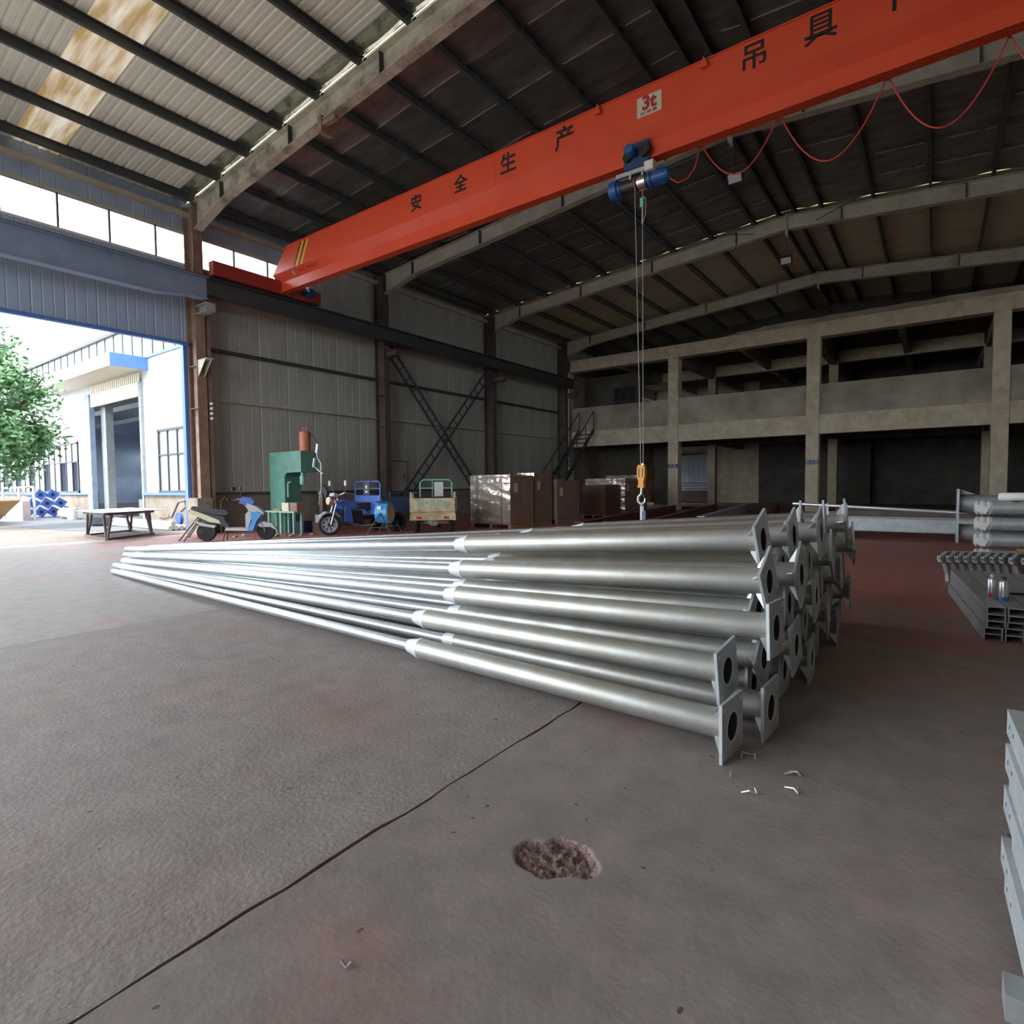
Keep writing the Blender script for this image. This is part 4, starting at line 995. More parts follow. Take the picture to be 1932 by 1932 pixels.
for s in (-1, 1):
    MB().tube([(.56, s*.36, .95), (.66, s*.25, .945)], .019, 8).build('grip', 'black', hbar)
    MB().tube([(.7, s*.2, .95), (.68, s*.26, 1.15)], .007, 6).build('mirror_stem', 'black', sc)
    MB().cbox((.67, s*.28, 1.19), (.03, .1, .08), rz=s*.4).build('mirror', 'black', sc)
MB().prism([(WB-.2, .36), (WB-.05, .43), (WB+.14, .38), (WB+.24, .24), (WB+.2, .24), (WB+.1, .3), (WB-.12, .3)], 'y', -.07, .07).build('front_mudguard', 'silver_plastic', sc)
for s in (-1, 1): MB().tube([(WB, s*.06, .2), (WB-.12, s*.06, .45), (WB-.18, s*.04, .6)], .016, 8).build('fork_leg', 'chrome', sc)
MB().prism([(-.28, .48), (-.1, .42), (.2, .36), (.18, .3), (-.12, .36)], 'y', -.06, .06).build('rear_mudguard', 'silver_plastic', sc)
MB().cbox((.0, 0, .22), (.34, .1, .1)).build('hub_motor_arm', 'dark_metal', sc)
for s in (-1, 1): MB().tube([(.42, s*.1, .24), (.38, s*.17, .0)], .012, 6).build('centre_stand', 'dark_metal', sc)
MB().cbox((-.33, 0, .68), (.03, .14, .07), ry=-.4).build('tail_lamp', 'lamp_red', sc)

# ---- blue motor tricycle
pw = onfloor(622, 1010); fw = Vector((-.12, -1, 0)).normalized(); WB = 1.72
org = Vector((pw.x, pw.y, 0))-fw*WB
tk = thing('cargo_tricycle', 'blue motor tricycle with a star plate on its cab rail', 'tricycle', org, math.atan2(fw.y, fw.x))
spoked_wheel(tk, (WB, 0, .27), .27, .1, 8, steer=-.5)
for s in (-1, 1): spoked_wheel(tk, (0, s*.46, .26), .26, .13, 6, rimm='dark_metal')
for s in (-1, 1): MB().tube([(WB, s*.08, .27), (WB-.1, s*.08, .6), (WB-.2, s*.08, .92)], .02, 10).build('fork_leg', 'chrome', tk)
MB().prism([(WB-.28, .46), (WB-.14, .58), (WB+.1, .6), (WB+.26, .5), (WB+.25, .47), (WB+.08, .565), (WB-.12, .545), (WB-.25, .44)], 'y', -.075, .075).build('front_mudguard', 'silver_plastic', tk)
hl = MB().lathe([(.0, .07), (.07, .065), (.1, .05), (.11, .02), (.08, -.08), (.03, -.12)], (WB-.04, 0, .86), 'x', 20).build('headlight', 'chrome', tk, True)
MB().lathe([(.0, .075), (.092, .068), (.092, .06)], (WB-.035, 0, .86), 'x', 20).build('headlight_lens', 'lamp_amber', hl, True)
for s in (-1, 1): MB().lathe([(.0, -.03), (.04, -.02), (.045, .03), (.0, .05)], (WB-.1, s*.17, .84), 'x', 12).build('turn_signal', 'orange_rust', tk, True)
MB().cbox((WB-.14, 0, 1.0), (.12, .22, .08), ry=-.3).build('instrument_pod', 'silver_plastic', tk)
hbar = MB().tube([(WB-.5, .4, 1.02), (WB-.28, .28, 1.06), (WB-.2, .1, .98), (WB-.2, -.1, .98), (WB-.28, -.28, 1.06), (WB-.5, -.4, 1.02)], .014, 8).build('handlebar', 'chrome', tk, True)
for s in (-1, 1):
    MB().tube([(WB-.3, s*.28, 1.05), (WB-.26, s*.36, 1.26)], .008, 6).build('mirror_stem', 'chrome', tk)
    MB().cbox((WB-.25, s*.38, 1.3), (.03, .09, .13)).build('mirror', 'silver_plastic', tk)
MB().prism([(.95, .62), (1.42, .66), (1.5, .78), (1.35, .88), (.98, .82)], 'y', -.14, .14).build('fuel_tank', 'blue_trike', tk)
MB().prism([(.63, .62), (1.02, .62), (1.02, .78), (.63, .8)], 'y', -.17, .17).build('saddle', 'seat_black', tk)
MB().prism([(.8, .2), (1.35, .22), (1.42, .55), (1.2, .62), (.85, .6)], 'y', -.13, .13).build('engine', 'dark_metal', tk)
MB().tube([(1.3, .14, .3), (.9, .2, .2), (.5, .2, .22)], .028, 8).build('exhaust', 'chrome', tk, True)
for s in (-1, 1): MB().prism([(1.2, .3), (1.45, .34), (1.42, .74), (1.28, .7)], 'y', s*.26-.01, s*.26+.01).build('leg_guard', 'blue_trike', tk)
MB().bar((-.3, 0, .4), (1.4, 0, .4), .1, .08).build('chassis', 'black', tk)
MB().box(.58, .62, -.6, .6, .48, .98).build('bed_front_panel', 'blue_trike', tk)
bed = MB().box(-.4, .6, -.62, .62, .52, .56).build('cargo_bed', 'blue_dark', tk)
for s in (-1, 1): MB().box(-.4, .6, s*.62-.015, s*.62+.015, .52, .92).build('bed_side', 'blue_dark', bed); MB().tube([(-.35, s*.56, .9), (-.35, s*.56, 1.05), (.3, s*.56, 1.05), (.3, s*.56, .9)], .014, 6).build('side_rail', 'blue_paint', bed)
MB().box(-.415, -.39, -.6, .6, .52, .92).build('tailgate', 'blue_dark', bed)
MB().tube([(.6, -.58, .98), (.6, -.58, 1.28), (.6, -.52, 1.34), (.6, .52, 1.34), (.6, .58, 1.28), (.6, .58, .98)], .022, 8).build('cab_rail', 'blue_trike', tk, True)
MB().tube([(.6, -.58, 1.16), (.6, .58, 1.16)], .016, 8).build('cab_rail', 'blue_trike', tk)
sp = MB().box(.625, .635, -.14, .14, .99, 1.33).build('back_plate', 'steel_dark', tk)
st = []
for k in range(10):
    a = math.pi/2+k*math.pi/5; r_ = .075 if k % 2 == 0 else .03; st.append((r_*math.cos(a), 1.2+r_*math.sin(a)))
MB().prism(st, 'x', .635, .64).build('star', 'white_paint', sp); MB().box(.635, .64, -.05, .05, 1.05, 1.1).build('star_base', 'white_paint', sp)

# ---- cream tricycle seen from behind
pa, pb_ = onfloor(786, 1005), onfloor(852, 1004); mid = (pa+pb_)/2; lat = (pb_-pa); lat.z = 0; tw = .9; lat.normalize(); fw = Vector((-lat.y, lat.x, 0))
t3 = thing('cargo_tricycle', 'worn cream cargo tricycle with teal rails seen from behind', 'tricycle', (mid.x, mid.y, 0), math.atan2(fw.y, fw.x))
for s in (-1, 1): spoked_wheel(t3, (.1, s*tw/2, .24), .24, .12, 6, rimm='dark_metal')
spoked_wheel(t3, (1.9, 0, .24), .24, .1, 6, rimm='dark_metal')
MB().bar((-.25, 0, .42), (1.9, 0, .42), .3, .08).build('chassis', 'steel_brown', t3)
MB().lathe([(.03, -.42), (.04, -.15), (.1, -.08), (.1, .08), (.04, .15), (.03, .42)], (.1, 0, .26), 'y', 14).build('rear_axle', 'cream', t3, True)
bed = MB().box(-.35, 1.15, -.56, .56, .5, .55).build('cargo_bed', 'cream_trike', t3)
tg = MB().box(-.385, -.35, -.56, .56, .55, .9).build('tailgate', 'cream_trike', bed)
for z in (.56, .7, .86): MB().box(-.395, -.385, -.54, .54, z, z+.03).build('tailgate_rib', 'cream_trike', tg)
for k in range(5): MB().cbox((-.388, -.3+.15*k, .79), (.006, .09, .07), rx=.2*k).build('worn_letter', 'teal', tg)
MB().box(-.4, -.36, -.58, .58, .34, .5).build('bumper', 'cream_trike', t3)
for s in (-1, 1):
    MB().box(-.412, -.4, s*.36-.13, s*.36+.13, .37, .45).build('lamp_frame', 'lamp_amber', t3); MB().box(-.418, -.41, s*.34-.07, s*.34+.07, .38, .44).build('tail_lamp', 'lamp_red', t3)
    MB().box(-.35, 1.15, s*.56-.02, s*.56+.02, .55, .9).build('bed_side', 'cream_trike', bed)
    for k in range(6): MB().box(-.34+.12*k, -.29+.12*k, s*.555-.012, s*.555+.012, .9, 1.04).build('side_slat', 'cream', bed)
    MB().tube([(-.36, s*.55, .9), (-.36, s*.55, 1.04), (1.1, s*.55, 1.04)], .018, 8).build('side_rail', 'cream', bed, True)
MB().tube([(1.1, -.44, .9), (1.1, -.44, 1.3), (1.1, -.36, 1.38), (1.1, .36, 1.38), (1.1, .44, 1.3), (1.1, .44, .9)], .024, 8).build('cab_rail', 'teal', t3, True)
MB().tube([(1.1, -.44, 1.15), (1.1, .44, 1.15)], .018, 8).build('cab_rail', 'teal', t3); MB().tube([(1.1, .1, .9), (1.1, .1, 1.38)], .012, 8).build('cab_rail', 'teal', t3)
MB().box(1.07, 1.085, -.2, .05, .92, 1.32).build('back_plate', 'paper', t3)

# ---- drum fan on A-frame legs
fa = thing('drum_fan', 'blue drum fan on thin A-frame legs in front of the tricycles', 'fan', (-10.3, 8.98, 0), math.atan2(.42, .86))
mb = MB(); n = 28; vs = []
for x, r_ in ((-.17, .2), (-.15, .245), (.13, .25), (.14, .25), (.14, .235), (-.14, .23)):
    for k in range(n):
        a = 2*math.pi*k/n; vs.append((x, r_*math.cos(a), .6+r_*math.sin(a)))
mb.add(vs, [(i*n+k, i*n+(k+1) % n, (i+1)*n+(k+1) % n, (i+1)*n+k) for i in range(5) for k in range(n)])
mb.build('fan_drum', 'sky_blue', fa, True)
MB().lathe([(.0, -.02), (.07, -.02), (.07, .1), (.0, .12)], (-.02, 0, .6), 'x', 16).build('fan_motor', 'dark_metal', fa, True)
for k in range(4):
    a = k*math.pi/2+.3; MB().cbox((.05, .13*math.cos(a), .6+.13*math.sin(a)), (.012, .16, .11), rx=a).build('fan_blade', 'cardboard', fa)
gr = MB().lathe([(.0, .13), (.2, .13), (.2, .135), (.0, .136)], (0, 0, .6), 'x', 16).build('fan_grille', 'sign_cream', fa)
for r_ in (.09, .13, .17, .21, .235): MB().tube([(.15, r_*math.cos(2*math.pi*k/20), .6+r_*math.sin(2*math.pi*k/20)) for k in range(21)], .004, 5).build('grille_ring', 'sign_cream', gr)
MB().box(-.08, .02, -.252, -.246, .68, .76).build('badge', 'white_paint', fa); MB().cbox((0, 0, .86), (.3, .34, .02)).build('drum_handle', 'black', fa)
for s in (-1, 1):
    for e in (-1, 1): MB().tube([(0, s*.27, .6), (e*.36, s*.34, .01)], .013, 6).build('leg', 'steel_dark', fa)
    MB().tube([(-.2, s*.31, .27), (.2, s*.31, .27)], .01, 6).build('brace', 'steel_dark', fa)
for e in (-.2, .2): MB().tube([(e, -.31, .27), (e, .31, .27)], .009, 6).build('brace', 'steel_dark', fa)

# ---- green C-frame press
ps = thing('hydraulic_press', 'green C-frame press with an orange cylinder on top against the wall', 'press', (0, 0, 0))
yy0, yy1 = 8.8, 9.3
MB().prism([(-14.75, 0), (-14.05, 0), (-14.05, .5), (-14.05, 1.5), (-13.95, 1.6), (-13.29, 1.61), (-13.29, 2.16), (-14.75, 2.16)], 'y', yy0, yy1).build('press_frame', 'green_press', ps)
MB().box(-14.05, -13.6, yy0+.15, yy1, .0, .3).build('press_bed', 'blue_dark', ps)
cyl = MB().lathe([(.12, 0), (.14, .01), (.14, .5), (.12, .52)], (-13.45, 9.05, 2.16), 'z', 20).build('cylinder', 'orange_rust', ps, True)
for k in (-.07, .07): MB().box(-13.45+k-.012, -13.45+k+.012, 9.04, 9.06, 2.67, 2.8).build('lifting_ear', 'orange_rust', cyl)
MB().lathe([(.06, 1.28), (.07, 1.3), (.07, 1.5), (.045, 1.53), (.045, 1.63)], (-13.45, 8.95, 0), 'z', 14).build('ram', 'green_pale', ps, True)
MB().tube([(-13.85, 8.86, 1.35), (-13.95, 8.84, 1.33), (-13.96, 8.84, .95)], .025, 8).build('lever', 'green_pale', ps, True)
fly = MB().lathe([(.0, -.03), (.2, -.03), (.22, 0), (.2, .03), (.0, .03)], (-13.15, 9.35, 1.05), 'y', 22).build('flywheel', 'dark_metal', ps, True)
MB().lathe([(.0, -.04), (.03, -.04), (.03, .04)], (-13.15, 9.3, 1.05), 'y', 10).build('flywheel_boss', 'white_paint', fly)
MB().box(-13.22, -13.08, 9.28, 9.42, 0, 1.0).build('flywheel_stand', 'steel_brown', ps)
MB().tube([(-13.35, 9.1, 2.66), (-13.1, 9.1, 2.5), (-12.95, 9.1, 2.3)], .012, 6).build('hose', 'dark_metal', ps, True)
for pts in ([(-12.95, 9.1, 2.3), (-13.02, 9.1, 2.05), (-13.0, 9.1, 1.98), (-12.85, 9.1, 1.82), (-12.86, 9.1, 1.2), (-13.0, 9.12, .75)],):
    MB().tube(pts, .018, 6).build('linkage', 'galv_dull', ps, True)
for c in ((-13.0, 9.1, 2.22), (-13.12, 9.08, 1.85)): MB().cbox(c, (.06, .05, .24), ry=.25).build('linkage_joint', 'white_paint', ps)
MB().bar((-13.12, 9.08, 1.75), (-12.7, 9.05, 1.55), .03, .03).build('linkage', 'galv_dull', ps)
# low bench in front of it
bn = thing('low_bench', 'low pale green bench in front of the press', 'bench', (0, 0, 0))
MB().box(-14.28, -12.95, 8.35, 8.7, .56, .6).build('bench_top', 'green_pale', bn)
for x in (-14.18, -13.62, -13.05):
    MB().box(x-.03, x+.03, 8.38, 8.44, 0, .56).build('leg', 'green_pale', bn); MB().box(x-.03, x+.03, 8.6, 8.66, 0, .56).build('leg', 'green_pale', bn)
for x, wd, m, lb in ((-13.42, .3, 'sign_cream', 'cream box on the low green bench'), (-13.05, .3, 'cardboard', 'brown carton at the right end of the low green bench'), ):
    t = thing('small_box', lb, 'box', (x, 8.52, .602)); MB().box(-wd/2, wd/2, -.12, .12, 0, .19).build('box_body', m, t); MB().box(-wd/2-.006, wd/2+.006, -.126, .126, .19, .21).build('box_lid', m, t)
t = thing('small_box', 'grey metal box standing on the floor pallet behind the tricycle wheel', 'box', (-12.7, 9.0, 0), .2); MB().box(-.16, .16, -.1, .1, .3, .5).build('box_body', 'galv_dull', t); MB().box(-.2, .2, -.14, .14, 0, .3).build('box_stand', 'brownboard', t)
tag(MB().bar((-14.1, 8.5, .623), (-13.75, 8.5, .623), .06, .04).build('scrap_bar', 'orange_rust'), 'small rusty scrap piece on the left of the low bench', 'scrap')
# rods leaning on the doorway column, and a bar hook
for k, ((a, b), lb) in enumerate((((338, 1021), 'long dark rod leaning outermost against the doorway column'), ((347, 1022), 'dark rod leaning second against the doorway column'), ((356, 1015), 'dark rod leaning third against the doorway column'))):
    p = onfloor(a, b); tag(MB().tube([p+Vector((0, 0, .01)), (-15.42+.05*k, 7.3+.06*k, .62+.06*k)], .018, 6).build('leaning_rod', 'steel_brown'), lb, 'rod', 'rods leaning on the column')
tag(MB().tube([(-15.3, 7.7, .0), (-15.32, 7.72, .85), (-15.28, 7.8, .98), (-15.22, 7.86, .9)], .015, 8).build('hooked_bar', 'steel_brown', None, True), 'bent steel bar standing hook up behind the scooter', 'bar')
# rubble along the foot of the wall
places = [(430, 1012, .1), (445, 1014, .13), (462, 1012, .16), (478, 1013, .11), (498, 1012, .12), (520, 1012, .2), (540, 1010, .13), (552, 1013, .18), (568, 1012, .1), (590, 1010, .14), (372, 1017, .12), (385, 1014, .1), (545, 1002, .2)]
for i, (a, b, s_) in enumerate(places):
    p = onfloor(a, b); mb = MB(); r_ = random.Random(i); vs = []
    for k in range(12):
        v = Vector((r_.uniform(-1, 1), r_.uniform(-1, 1), r_.uniform(0, 1))).normalized(); vs.append(Vector((p.x+v.x*s_*.7, p.y+v.y*s_*.5, max(0, v.z*s_*.5))))
    me = bpy.data.meshes.new('rubble_stone'); b_ = bmesh.new()
    for v in vs: b_.verts.new(v)
    bmesh.ops.convex_hull(b_, input=b_.verts); b_.to_mesh(me); b_.free(); me.materials.append(MATS['rubble'])
    tag(link('rubble_stone', me), 'broken plaster lump, %s along the foot of the wall from the doorway' % (ORD[i] if i < 12 else 'largest and farthest'), 'rubble', 'rubble lumps by the wall')

# ================================================================ OUTSIDE
gnd = MB().quad((-90, -60, -.006), (WX, -60, -.006), (WX, 9.6, -.006), (-90, 9.6, -.006)).build('ground', 'yard')
struct(gnd, 'pale sunlit concrete yard outside the doorway')
g2 = struct(MB().quad((WX, -60, -.006), (60, -60, -.006), (60, YB, -.006), (WX, YB, -.006)).build('ground', 'yard'), 'pale yard in front of the hall')
mb = MB(); top = [(-88, 9.55)]+[]; edge = [(-88, 5.3)]
x = -70
while x < -17.5: edge.append((x, 5.2+.35*math.sin(x*.7)+.12*math.sin(x*3.1)+max(0, (x+24)*.3))); x += .5
pts = edge+[(-17.5, 9.55), (-88, 9.55)]
struct(mb.add([(a, b, .0) for a, b in pts], [tuple(range(len(pts)))]).build('ground', 'yard_dark'), 'darker asphalt strip in front of the white workshop')
FYc = 9.5
fac = struct(MB().box(-60, -29.7, FYc-.06, FYc+.1, 0, 1.0).build('workshop_wall', 'dado'), 'white workshop with a roller door, awning and window bands across the yard'); fac['category'] = 'building'
MB().box(-24.6, -17, FYc-.06, FYc+.1, 0, 1.0).build('dado', 'dado', fac)
for a, b in ((-60, -29.7), (-24.6, -17)): MB().box(a, b, FYc-.14, FYc+.1, .97, 1.06).build('sill', 'blue_trim', fac)
def fpanels(a, b, z0, z1):
    x = a
    while x < b-.05:
        wd = min(1.5, b-x); o = link('wall_panel', panel_mesh(round(z1-z0, 2), 'white_cladding', round(wd, 2)), fac, (x, FYc, z0), (0, 0, -math.pi/2)); x += wd
fpanels(-60, -31.6, 3.4, 6.15); fpanels(-31.6, -29.7, 1.06, 6.15); fpanels(-29.7, -24.6, 5.45, 6.15); fpanels(-24.6, -23.3, 1.06, 6.15); fpanels(-23.3, -21.0, 3.4, 6.15); fpanels(-21.0, -17, 1.06, 6.15)
MB().box(-60, -17, FYc-.05, FYc+.05, 6.12, 6.22).build('clerestory_sill', 'blue_trim', fac); MB().box(-60, -17, FYc-.1, FYc+.1, 7.45, 7.56).build('eave', 'steel_dark', fac)
x = -46.0
while x < -17:
    MB().box(x-.03, x+.03, FYc-.03, FYc+.03, 6.2, 7.46).build('mullion', 'steel_dark', fac); MB().box(x+.03, x+.87, FYc-.004, FYc+.004, 6.22, 7.45).build('window_pane', 'pane_sheen', fac); x += .9
def window(a, b, z0, z1, step, zt, openp=()):
    wn = MB().box(a, b, FYc-.05, FYc+.05, z0, z0+.08).box(a, b, FYc-.05, FYc+.05, z1-.08, z1).box(a, b, FYc-.04, FYc+.04, zt-.03, zt+.03).box(a, a+.08, FYc-.05, FYc+.05, z0, z1).box(b-.08, b, FYc-.05, FYc+.05, z0, z1).build('window_frame', 'steel_dark', fac)
    x = a; k = 0
    while x < b-.1:
        MB().box(x-.025, x+.025, FYc-.04, FYc+.04, z0, z1).build('mullion', 'steel_dark', wn)
        MB().box(x+.03, min(x+step, b)-.03, FYc-.004, FYc+.004, zt+.03, z1-.08).build('window_pane', 'pane_sheen', wn)
        if k not in openp: MB().box(x+.03, min(x+step, b)-.03, FYc-.004, FYc+.004, z0+.08, zt-.03).build('window_pane', 'pane_sheen', wn)
        x += step; k += 1
window(-46.4, -31.65, 1.06, 3.4, .82, 2.5, (3, 6, 9, 12, 15, 17)); window(-23.3, -21.0, 1.06, 3.4, .77, 2.45)
# roller door opening
rd = MB().box(-29.7, -24.6, FYc-.12, FYc-.06, 4.75, 5.3).build('roller_shutter', 'beige_sheet', fac)
for k in range(5): MB().box(-29.7, -24.6, FYc-.145, FYc-.12, 4.77+.11*k, 4.85+.11*k).build('slat', 'beige_sheet', rd)
for k in range(26): MB().box(-29.6+.195*k, -29.47+.195*k, FYc-.1, FYc-.06, 5.32, 5.62).build('header_rib', 'beige_sheet', fac)
MB().box(-30.0, -29.5, FYc-.2, FYc, 0, 5.3).build('door_jamb', 'door_grey', fac); MB().box(-29.4, -28.9, FYc+.2, FYc+.5, 0, 5.2).build('inner_column', 'galv_dull', fac); MB().box(-24.66, -24.52, FYc-.1, FYc+.05, 0, 5.3).build('door_jamb', 'galv_dull', fac)
# awning
fr = onx(205, 697, -24.2); fl = ony(104, 734, fr.y); zA = 5.72; yA = max(6.6, fr.y)
aw = MB().box(-34.2, -24.0, yA, FYc, zA, zA+.1).build('awning', 'beige_sheet', fac)
MB().box(-34.2, -24.0, yA-.04, yA, zA-.05, zA+.42).build('awning_fascia', 'white_cladding', aw); MB().box(-24.0, -23.96, yA-.04, FYc, zA-.05, zA+.42).build('awning_fascia', 'blue_trim', aw)
MB().box(-34.2, -24.0, yA, FYc, zA+.38, zA+.42).build('awning_roof', 'white_cladding', aw)
# the workshop's inside
MB().box(-60, -17, FYc, 24, 7.5, 7.6).build('workshop_roof', 'galv_dull', fac); MB().box(-60.1, -60, FYc, 24, 0, 7.5).build('workshop_end', 'cladding_blue', fac); MB().box(-17.1, -17, FYc, 24, 0, 7.5).build('workshop_end', 'cladding_blue', fac)
for z0, z1 in ((0, 1.9), (2.5, 3.9), (4.9, 7.5)): MB().box(-60, -17, 24, 24.1, z0, z1).build('rear_wall', 'cladding_blue', fac)
for k in range(12): MB().box(-58+k*3.6, -57.6+k*3.6, 23.7, 24, 0, 7.5).build('inner_column', 'steel_dark', fac)
for y in (12, 15, 18): MB().box(-60, -17, y-.06, y+.06, 6.2, 6.5).build('roof_purlin', 'galv_dull', fac)
struct(MB().quad((-60, FYc, -.004), (-17, FYc, -.004), (-17, 24, -.004), (-60, 24, -.004)).build('ground', 'yard_dark'), 'floor inside the white workshop')
for k, (x, y, s_, lb) in enumerate(((-27.6, 11.2, .6, 'pale carton just inside the workshop door'), (-28.4, 11.0, .5, 'grey carton leaning among scrap inside the workshop'),)):
    t = thing('carton', lb, 'carton', (x, y, 0), .2*k, 'cartons inside the workshop'); MB().box(-s_/2, s_/2, -.2, .2, 0, s_*1.5).build('carton_body', 'paper' if k == 0 else 'galv_dull', t); MB().box(-s_/2, s_/2, -.02, .02, s_*1.5, s_*1.5+.01).build('tape', 'cardboard', t)
# ---- tree
tc = Vector((-34.0, 6.3, 0)); P = onx(-30, 770, -24.0); tc = Vector((P.x, P.y, 0)); cz = P.z
tr_ = thing('leafy_tree', 'dense green leafy tree at the left edge of the yard', 'tree', tc)
MB().tube([(0, 0, 0), (.1, 0, 1.5), (-.05, .1, 3.2), (.1, 0, cz)], [.22, .18, .15, .06], 10).build('trunk', 'bark', tr_, True)
for k in range(5):
    a = k*1.25; MB().tube([(0, 0, 2.4+.3*k), (.9*math.cos(a), .9*math.sin(a), 3.6+.35*k), (1.5*math.cos(a), 1.5*math.sin(a), 4.6+.3*k)], [.08, .05, .02], 6).build('branch', 'bark', tr_)
r_ = random.Random(5); mb = MB(); blobs = []
for k in range(26):
    v = Vector((r_.gauss(0, 1), r_.gauss(0, 1), r_.gauss(0, 1))).normalized(); blobs.append((Vector((v.x*1.35, v.y*1.35, v.z*1.9+cz-.1)), r_.uniform(.6, .95)))
for k in range(12000):
    c, R_ = r_.choice(blobs); v = Vector((r_.gauss(0, 1), r_.gauss(0, 1), r_.gauss(0, 1))).normalized(); p = c+v*R_*r_.uniform(.2, 1.05)
    a = Vector((r_.gauss(0, 1), r_.gauss(0, 1), r_.gauss(0, .6))).normalized(); b = a.cross(v+Vector((.1, 0, .3))).normalized(); s_ = r_.uniform(.07, .13)
    mb.add([p-a*s_, p+b*s_*.45, p+a*s_, p-b*s_*.45], [(0, 1, 2, 3)])
struct(MB().box(-90, 60, 9.6, 90, -.3, -.21).build('ground', 'yard_dark'), 'ground under and beyond the buildings')
fo = mb.build('foliage', 'leaf', tr_); fo['kind'] = 'stuff'
# ---- welded table in the doorway
q1, q2, q3 = onfloor(161, 1012), onfloor(201, 1020), onfloor(290, 1009)
tb = thing('welded_table', 'low welded steel table with a loose sheet top outside the doorway', 'table', (0, 0, 0))
ex = (q3-q2); ex.z = 0; ey = (q1-q2); ey.z = 0; o_ = q2.copy(); o_.z = 0
zt = .62
for a in (.02, .98):
    for b in (.04, .96):
        f_ = o_+ex*a+ey*b
        for dx, dy in ((.12, 0), (0, .1)):
            g_ = f_+ex.normalized()*dx*(1 if a < .5 else -1)*1.6+ey.normalized()*dy*(1 if b < .5 else -1)*1.6
            MB().bar(f_, g_+Vector((0, 0, zt)), .05, .05).build('leg', 'steel_brown', tb)
for p, q in (((0, 0), (1, 0)), ((0, 1), (1, 1)), ((0, 0), (0, 1)), ((1, 0), (1, 1))):
    A_, B_ = o_+ex*p[0]+ey*p[1], o_+ex*q[0]+ey*q[1]
    MB().bar(A_+Vector((0, 0, .03)), B_+Vector((0, 0, .03)), .05, .05).build('floor_rail', 'steel_brown', tb); MB().bar(A_+Vector((0, 0, zt)), B_+Vector((0, 0, zt)), .06, .06).build('top_rail', 'steel_brown', tb)
mb = MB(); nn = 10; vs = []
for j in range(nn+1):
    for i in range(nn+1):
        p = o_+ex*(-.16+1.32*i/nn)+ey*(-.18+1.36*j/nn); vs.append((p.x, p.y, zt+.045+.012*MN.noise((i*.5, j*.5, 3))))
m0 = len(vs); vs += [(a, b, c-.012) for a, b, c in vs]
fs = [(j*(nn+1)+i, j*(nn+1)+i+1, (j+1)*(nn+1)+i+1, (j+1)*(nn+1)+i) for j in range(nn) for i in range(nn)]; fs += [tuple(m0+q for q in f)[::-1] for f in fs]
mb.add(vs, fs).build('sheet_top', 'galv_pale', tb)
# ---- white pipes on the ground by the jamb
pdir = (onfloor(345, 1004)-onfloor(206, 992)); pdir.z = 0; pdir.normalize()
for k in range(5):
    c = onfloor(345, 1002)+Vector((-.5, (.146*k-.1) if k < 4 else -.027, 0)); r_p = .07; zz = r_p if k < 4 else .198
    tag(MB().tube([Vector((c.x, c.y, zz))-pdir*4.3, Vector((c.x, c.y, zz))], r_p, 14).build('white_pipe', 'white_paint', None, True), ['nearest white pipe on the ground by the doorway jamb', 'second white pipe from the hall by the doorway jamb', 'third white pipe from the hall by the doorway jamb', 'farthest white pipe on the ground by the doorway jamb', 'white pipe lying on top of the others by the doorway jamb'][k], 'pipe', 'white pipes by the jamb')
c = onfloor(278, 984); tag(MB().lathe([(.42, 0), (.5, .05), (.5, .28), (.42, .33)], (c.x+1.0, c.y-1.6, 0), 'z', 20).build('dark_drum', 'asphalt_block', None, True), 'low dark drum standing behind the welded table', 'drum')
t = thing('hand_cart', 'small rusty hand cart frame lying by the white workshop wall', 'cart', (onfloor(325, 990).x, onfloor(325, 990).y, 0))
MB().tube([(-.9, 0, .2), (0, 0, .25), (.5, 0, .75), (.75, .1, .8), (.8, .1, .6), (.45, .1, .45)], .03, 8).build('frame', 'steel_brown', t, True); MB().tube([(-.2, 0, .3), (-1.1, .0, .05)], .03, 8).build('shaft', 'orange_rust', t); MB().lathe([(.0, -.05), (.2, -.05), (.2, .05), (0, .05)], (.3, .1, .2), 'y', 16).build('wheel', 'blue_trike', t, True)
tag(MB().tube([(c.x+1.6, c.y+.6, .1), (c.x+2.6, c.y+1.2, 1.0)], .03, 6).build('scrap_bar', 'steel_brown'), 'rusty bar propped against the workshop base', 'bar')
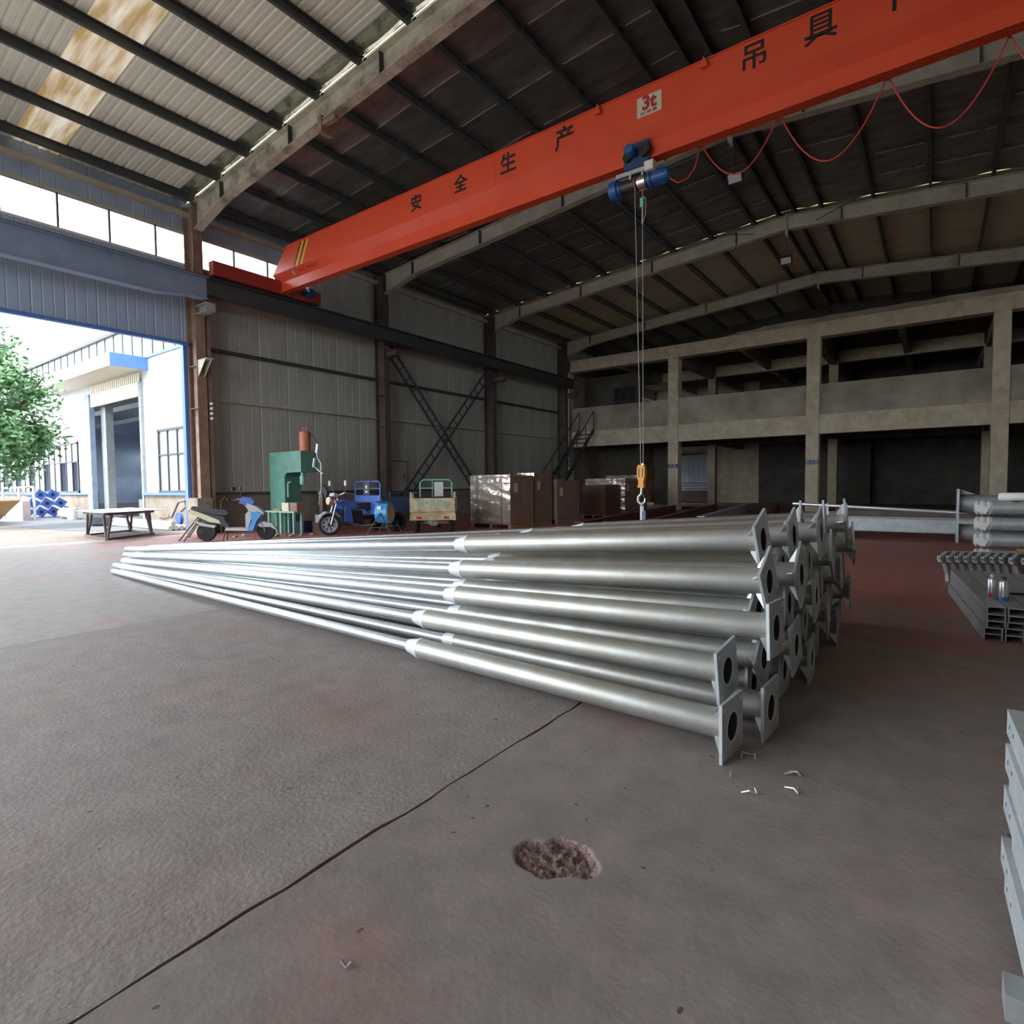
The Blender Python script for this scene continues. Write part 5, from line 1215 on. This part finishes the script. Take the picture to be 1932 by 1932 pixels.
# ---- blue flanged posts piled against the workshop
n_ = 0
for row, cnt in ((0, 4), (1, 3), (2, 2)):
    for k in range(cnt):
        p = Vector((-31.0+(0, .06, -.06)[(k-row) % 3], 7.4+.46*(k+row/2), .26+.37*row))
        t = thing('blue_post', 'blue flanged post, %s row of the pile by the workshop, %s from the left' % (('bottom', 'middle', 'top')[row], ORD[k]), 'post', p, math.pi/2, 'blue posts piled by the workshop')
        MB().cbox((0, 0, 0), (.36, .03, .36), ry=.6).build('end_flange', 'blue_pole', t); MB().lathe([(.1, .02), (.1, 1.6)], (0, 0, 0), 'y', 16).build('post_tube', 'blue_pole', t, True); MB().lathe([(.075, -.022), (.075, -.016)], (0, 0, 0), 'y', 16).build('bore', 'ink', t)
p = ony(105, 968, 6.9); tag(MB().lathe([(.0, -.9), (.2, -.88), (.23, -.7), (.21, .8), (.0, .86)], (-28.9, 8.3, .23), 'x', 14).build('white_roll', 'roll_white', None, True), 'thick white roll of sheeting lying below the blue posts', 'roll')
p = onfloor(137, 980); t = thing('bucket', 'white plastic bucket beside the roll of sheeting', 'bucket', (p.x, p.y, 0)); MB().lathe([(.17, 0), (.21, .45), (.2, .46), (.16, .02)], (0, 0, 0), 'z', 16).build('bucket_body', 'white_paint', t, True); MB().tube([(-.2, 0, .44), (0, -.1, .3), (.2, 0, .44)], .008, 5).build('bucket_handle', 'dark_metal', t)
# ---- ramp block, boards and rail frame at far left
a_, b_ = onfloor(8, 985), onfloor(68, 982)
wl = tag(MB().prism([(a_.x-2.4, 0), (b_.x, 0), (b_.x, .78), (a_.x-2.4, .78)], 'y', b_.y-.4, b_.y-.15).build('low_wall', 'pinkwall'), 'low pinkish plastered wall at the far left of the yard', 'wall')
for k in range(3):
    p = onfloor(-40+k*22, 992-3*k); q = Vector((p.x+1.0, p.y+.1, .85))
    tag(MB().bar((p.x-1.2, p.y-.1, .02), q, .5, .04).build('plywood_board', 'plywood'), 'pale plywood board leaning on the low wall, %s from the left' % ORD[k], 'board', 'boards on the low wall')
t = thing('rail_frame', 'light grey pipe rail frame standing behind the low wall', 'frame', (0, 0, 0))
for a, b, zt_ in ((8, 975, 1.3), (38, 975, 1.3), (66, 978, 1.35)):
    p = ony(a, b, 7.1); MB().tube([(p.x, p.y, 0), (p.x, p.y, zt_)], .05, 8).build('post', 'galv_pale', t)
p, q = ony(8, 975, 7.1), ony(66, 978, 7.1); MB().tube([(p.x, p.y, 1.3), (q.x, q.y, 1.33)], .04, 8).build('top_rail', 'galv_pale', t)
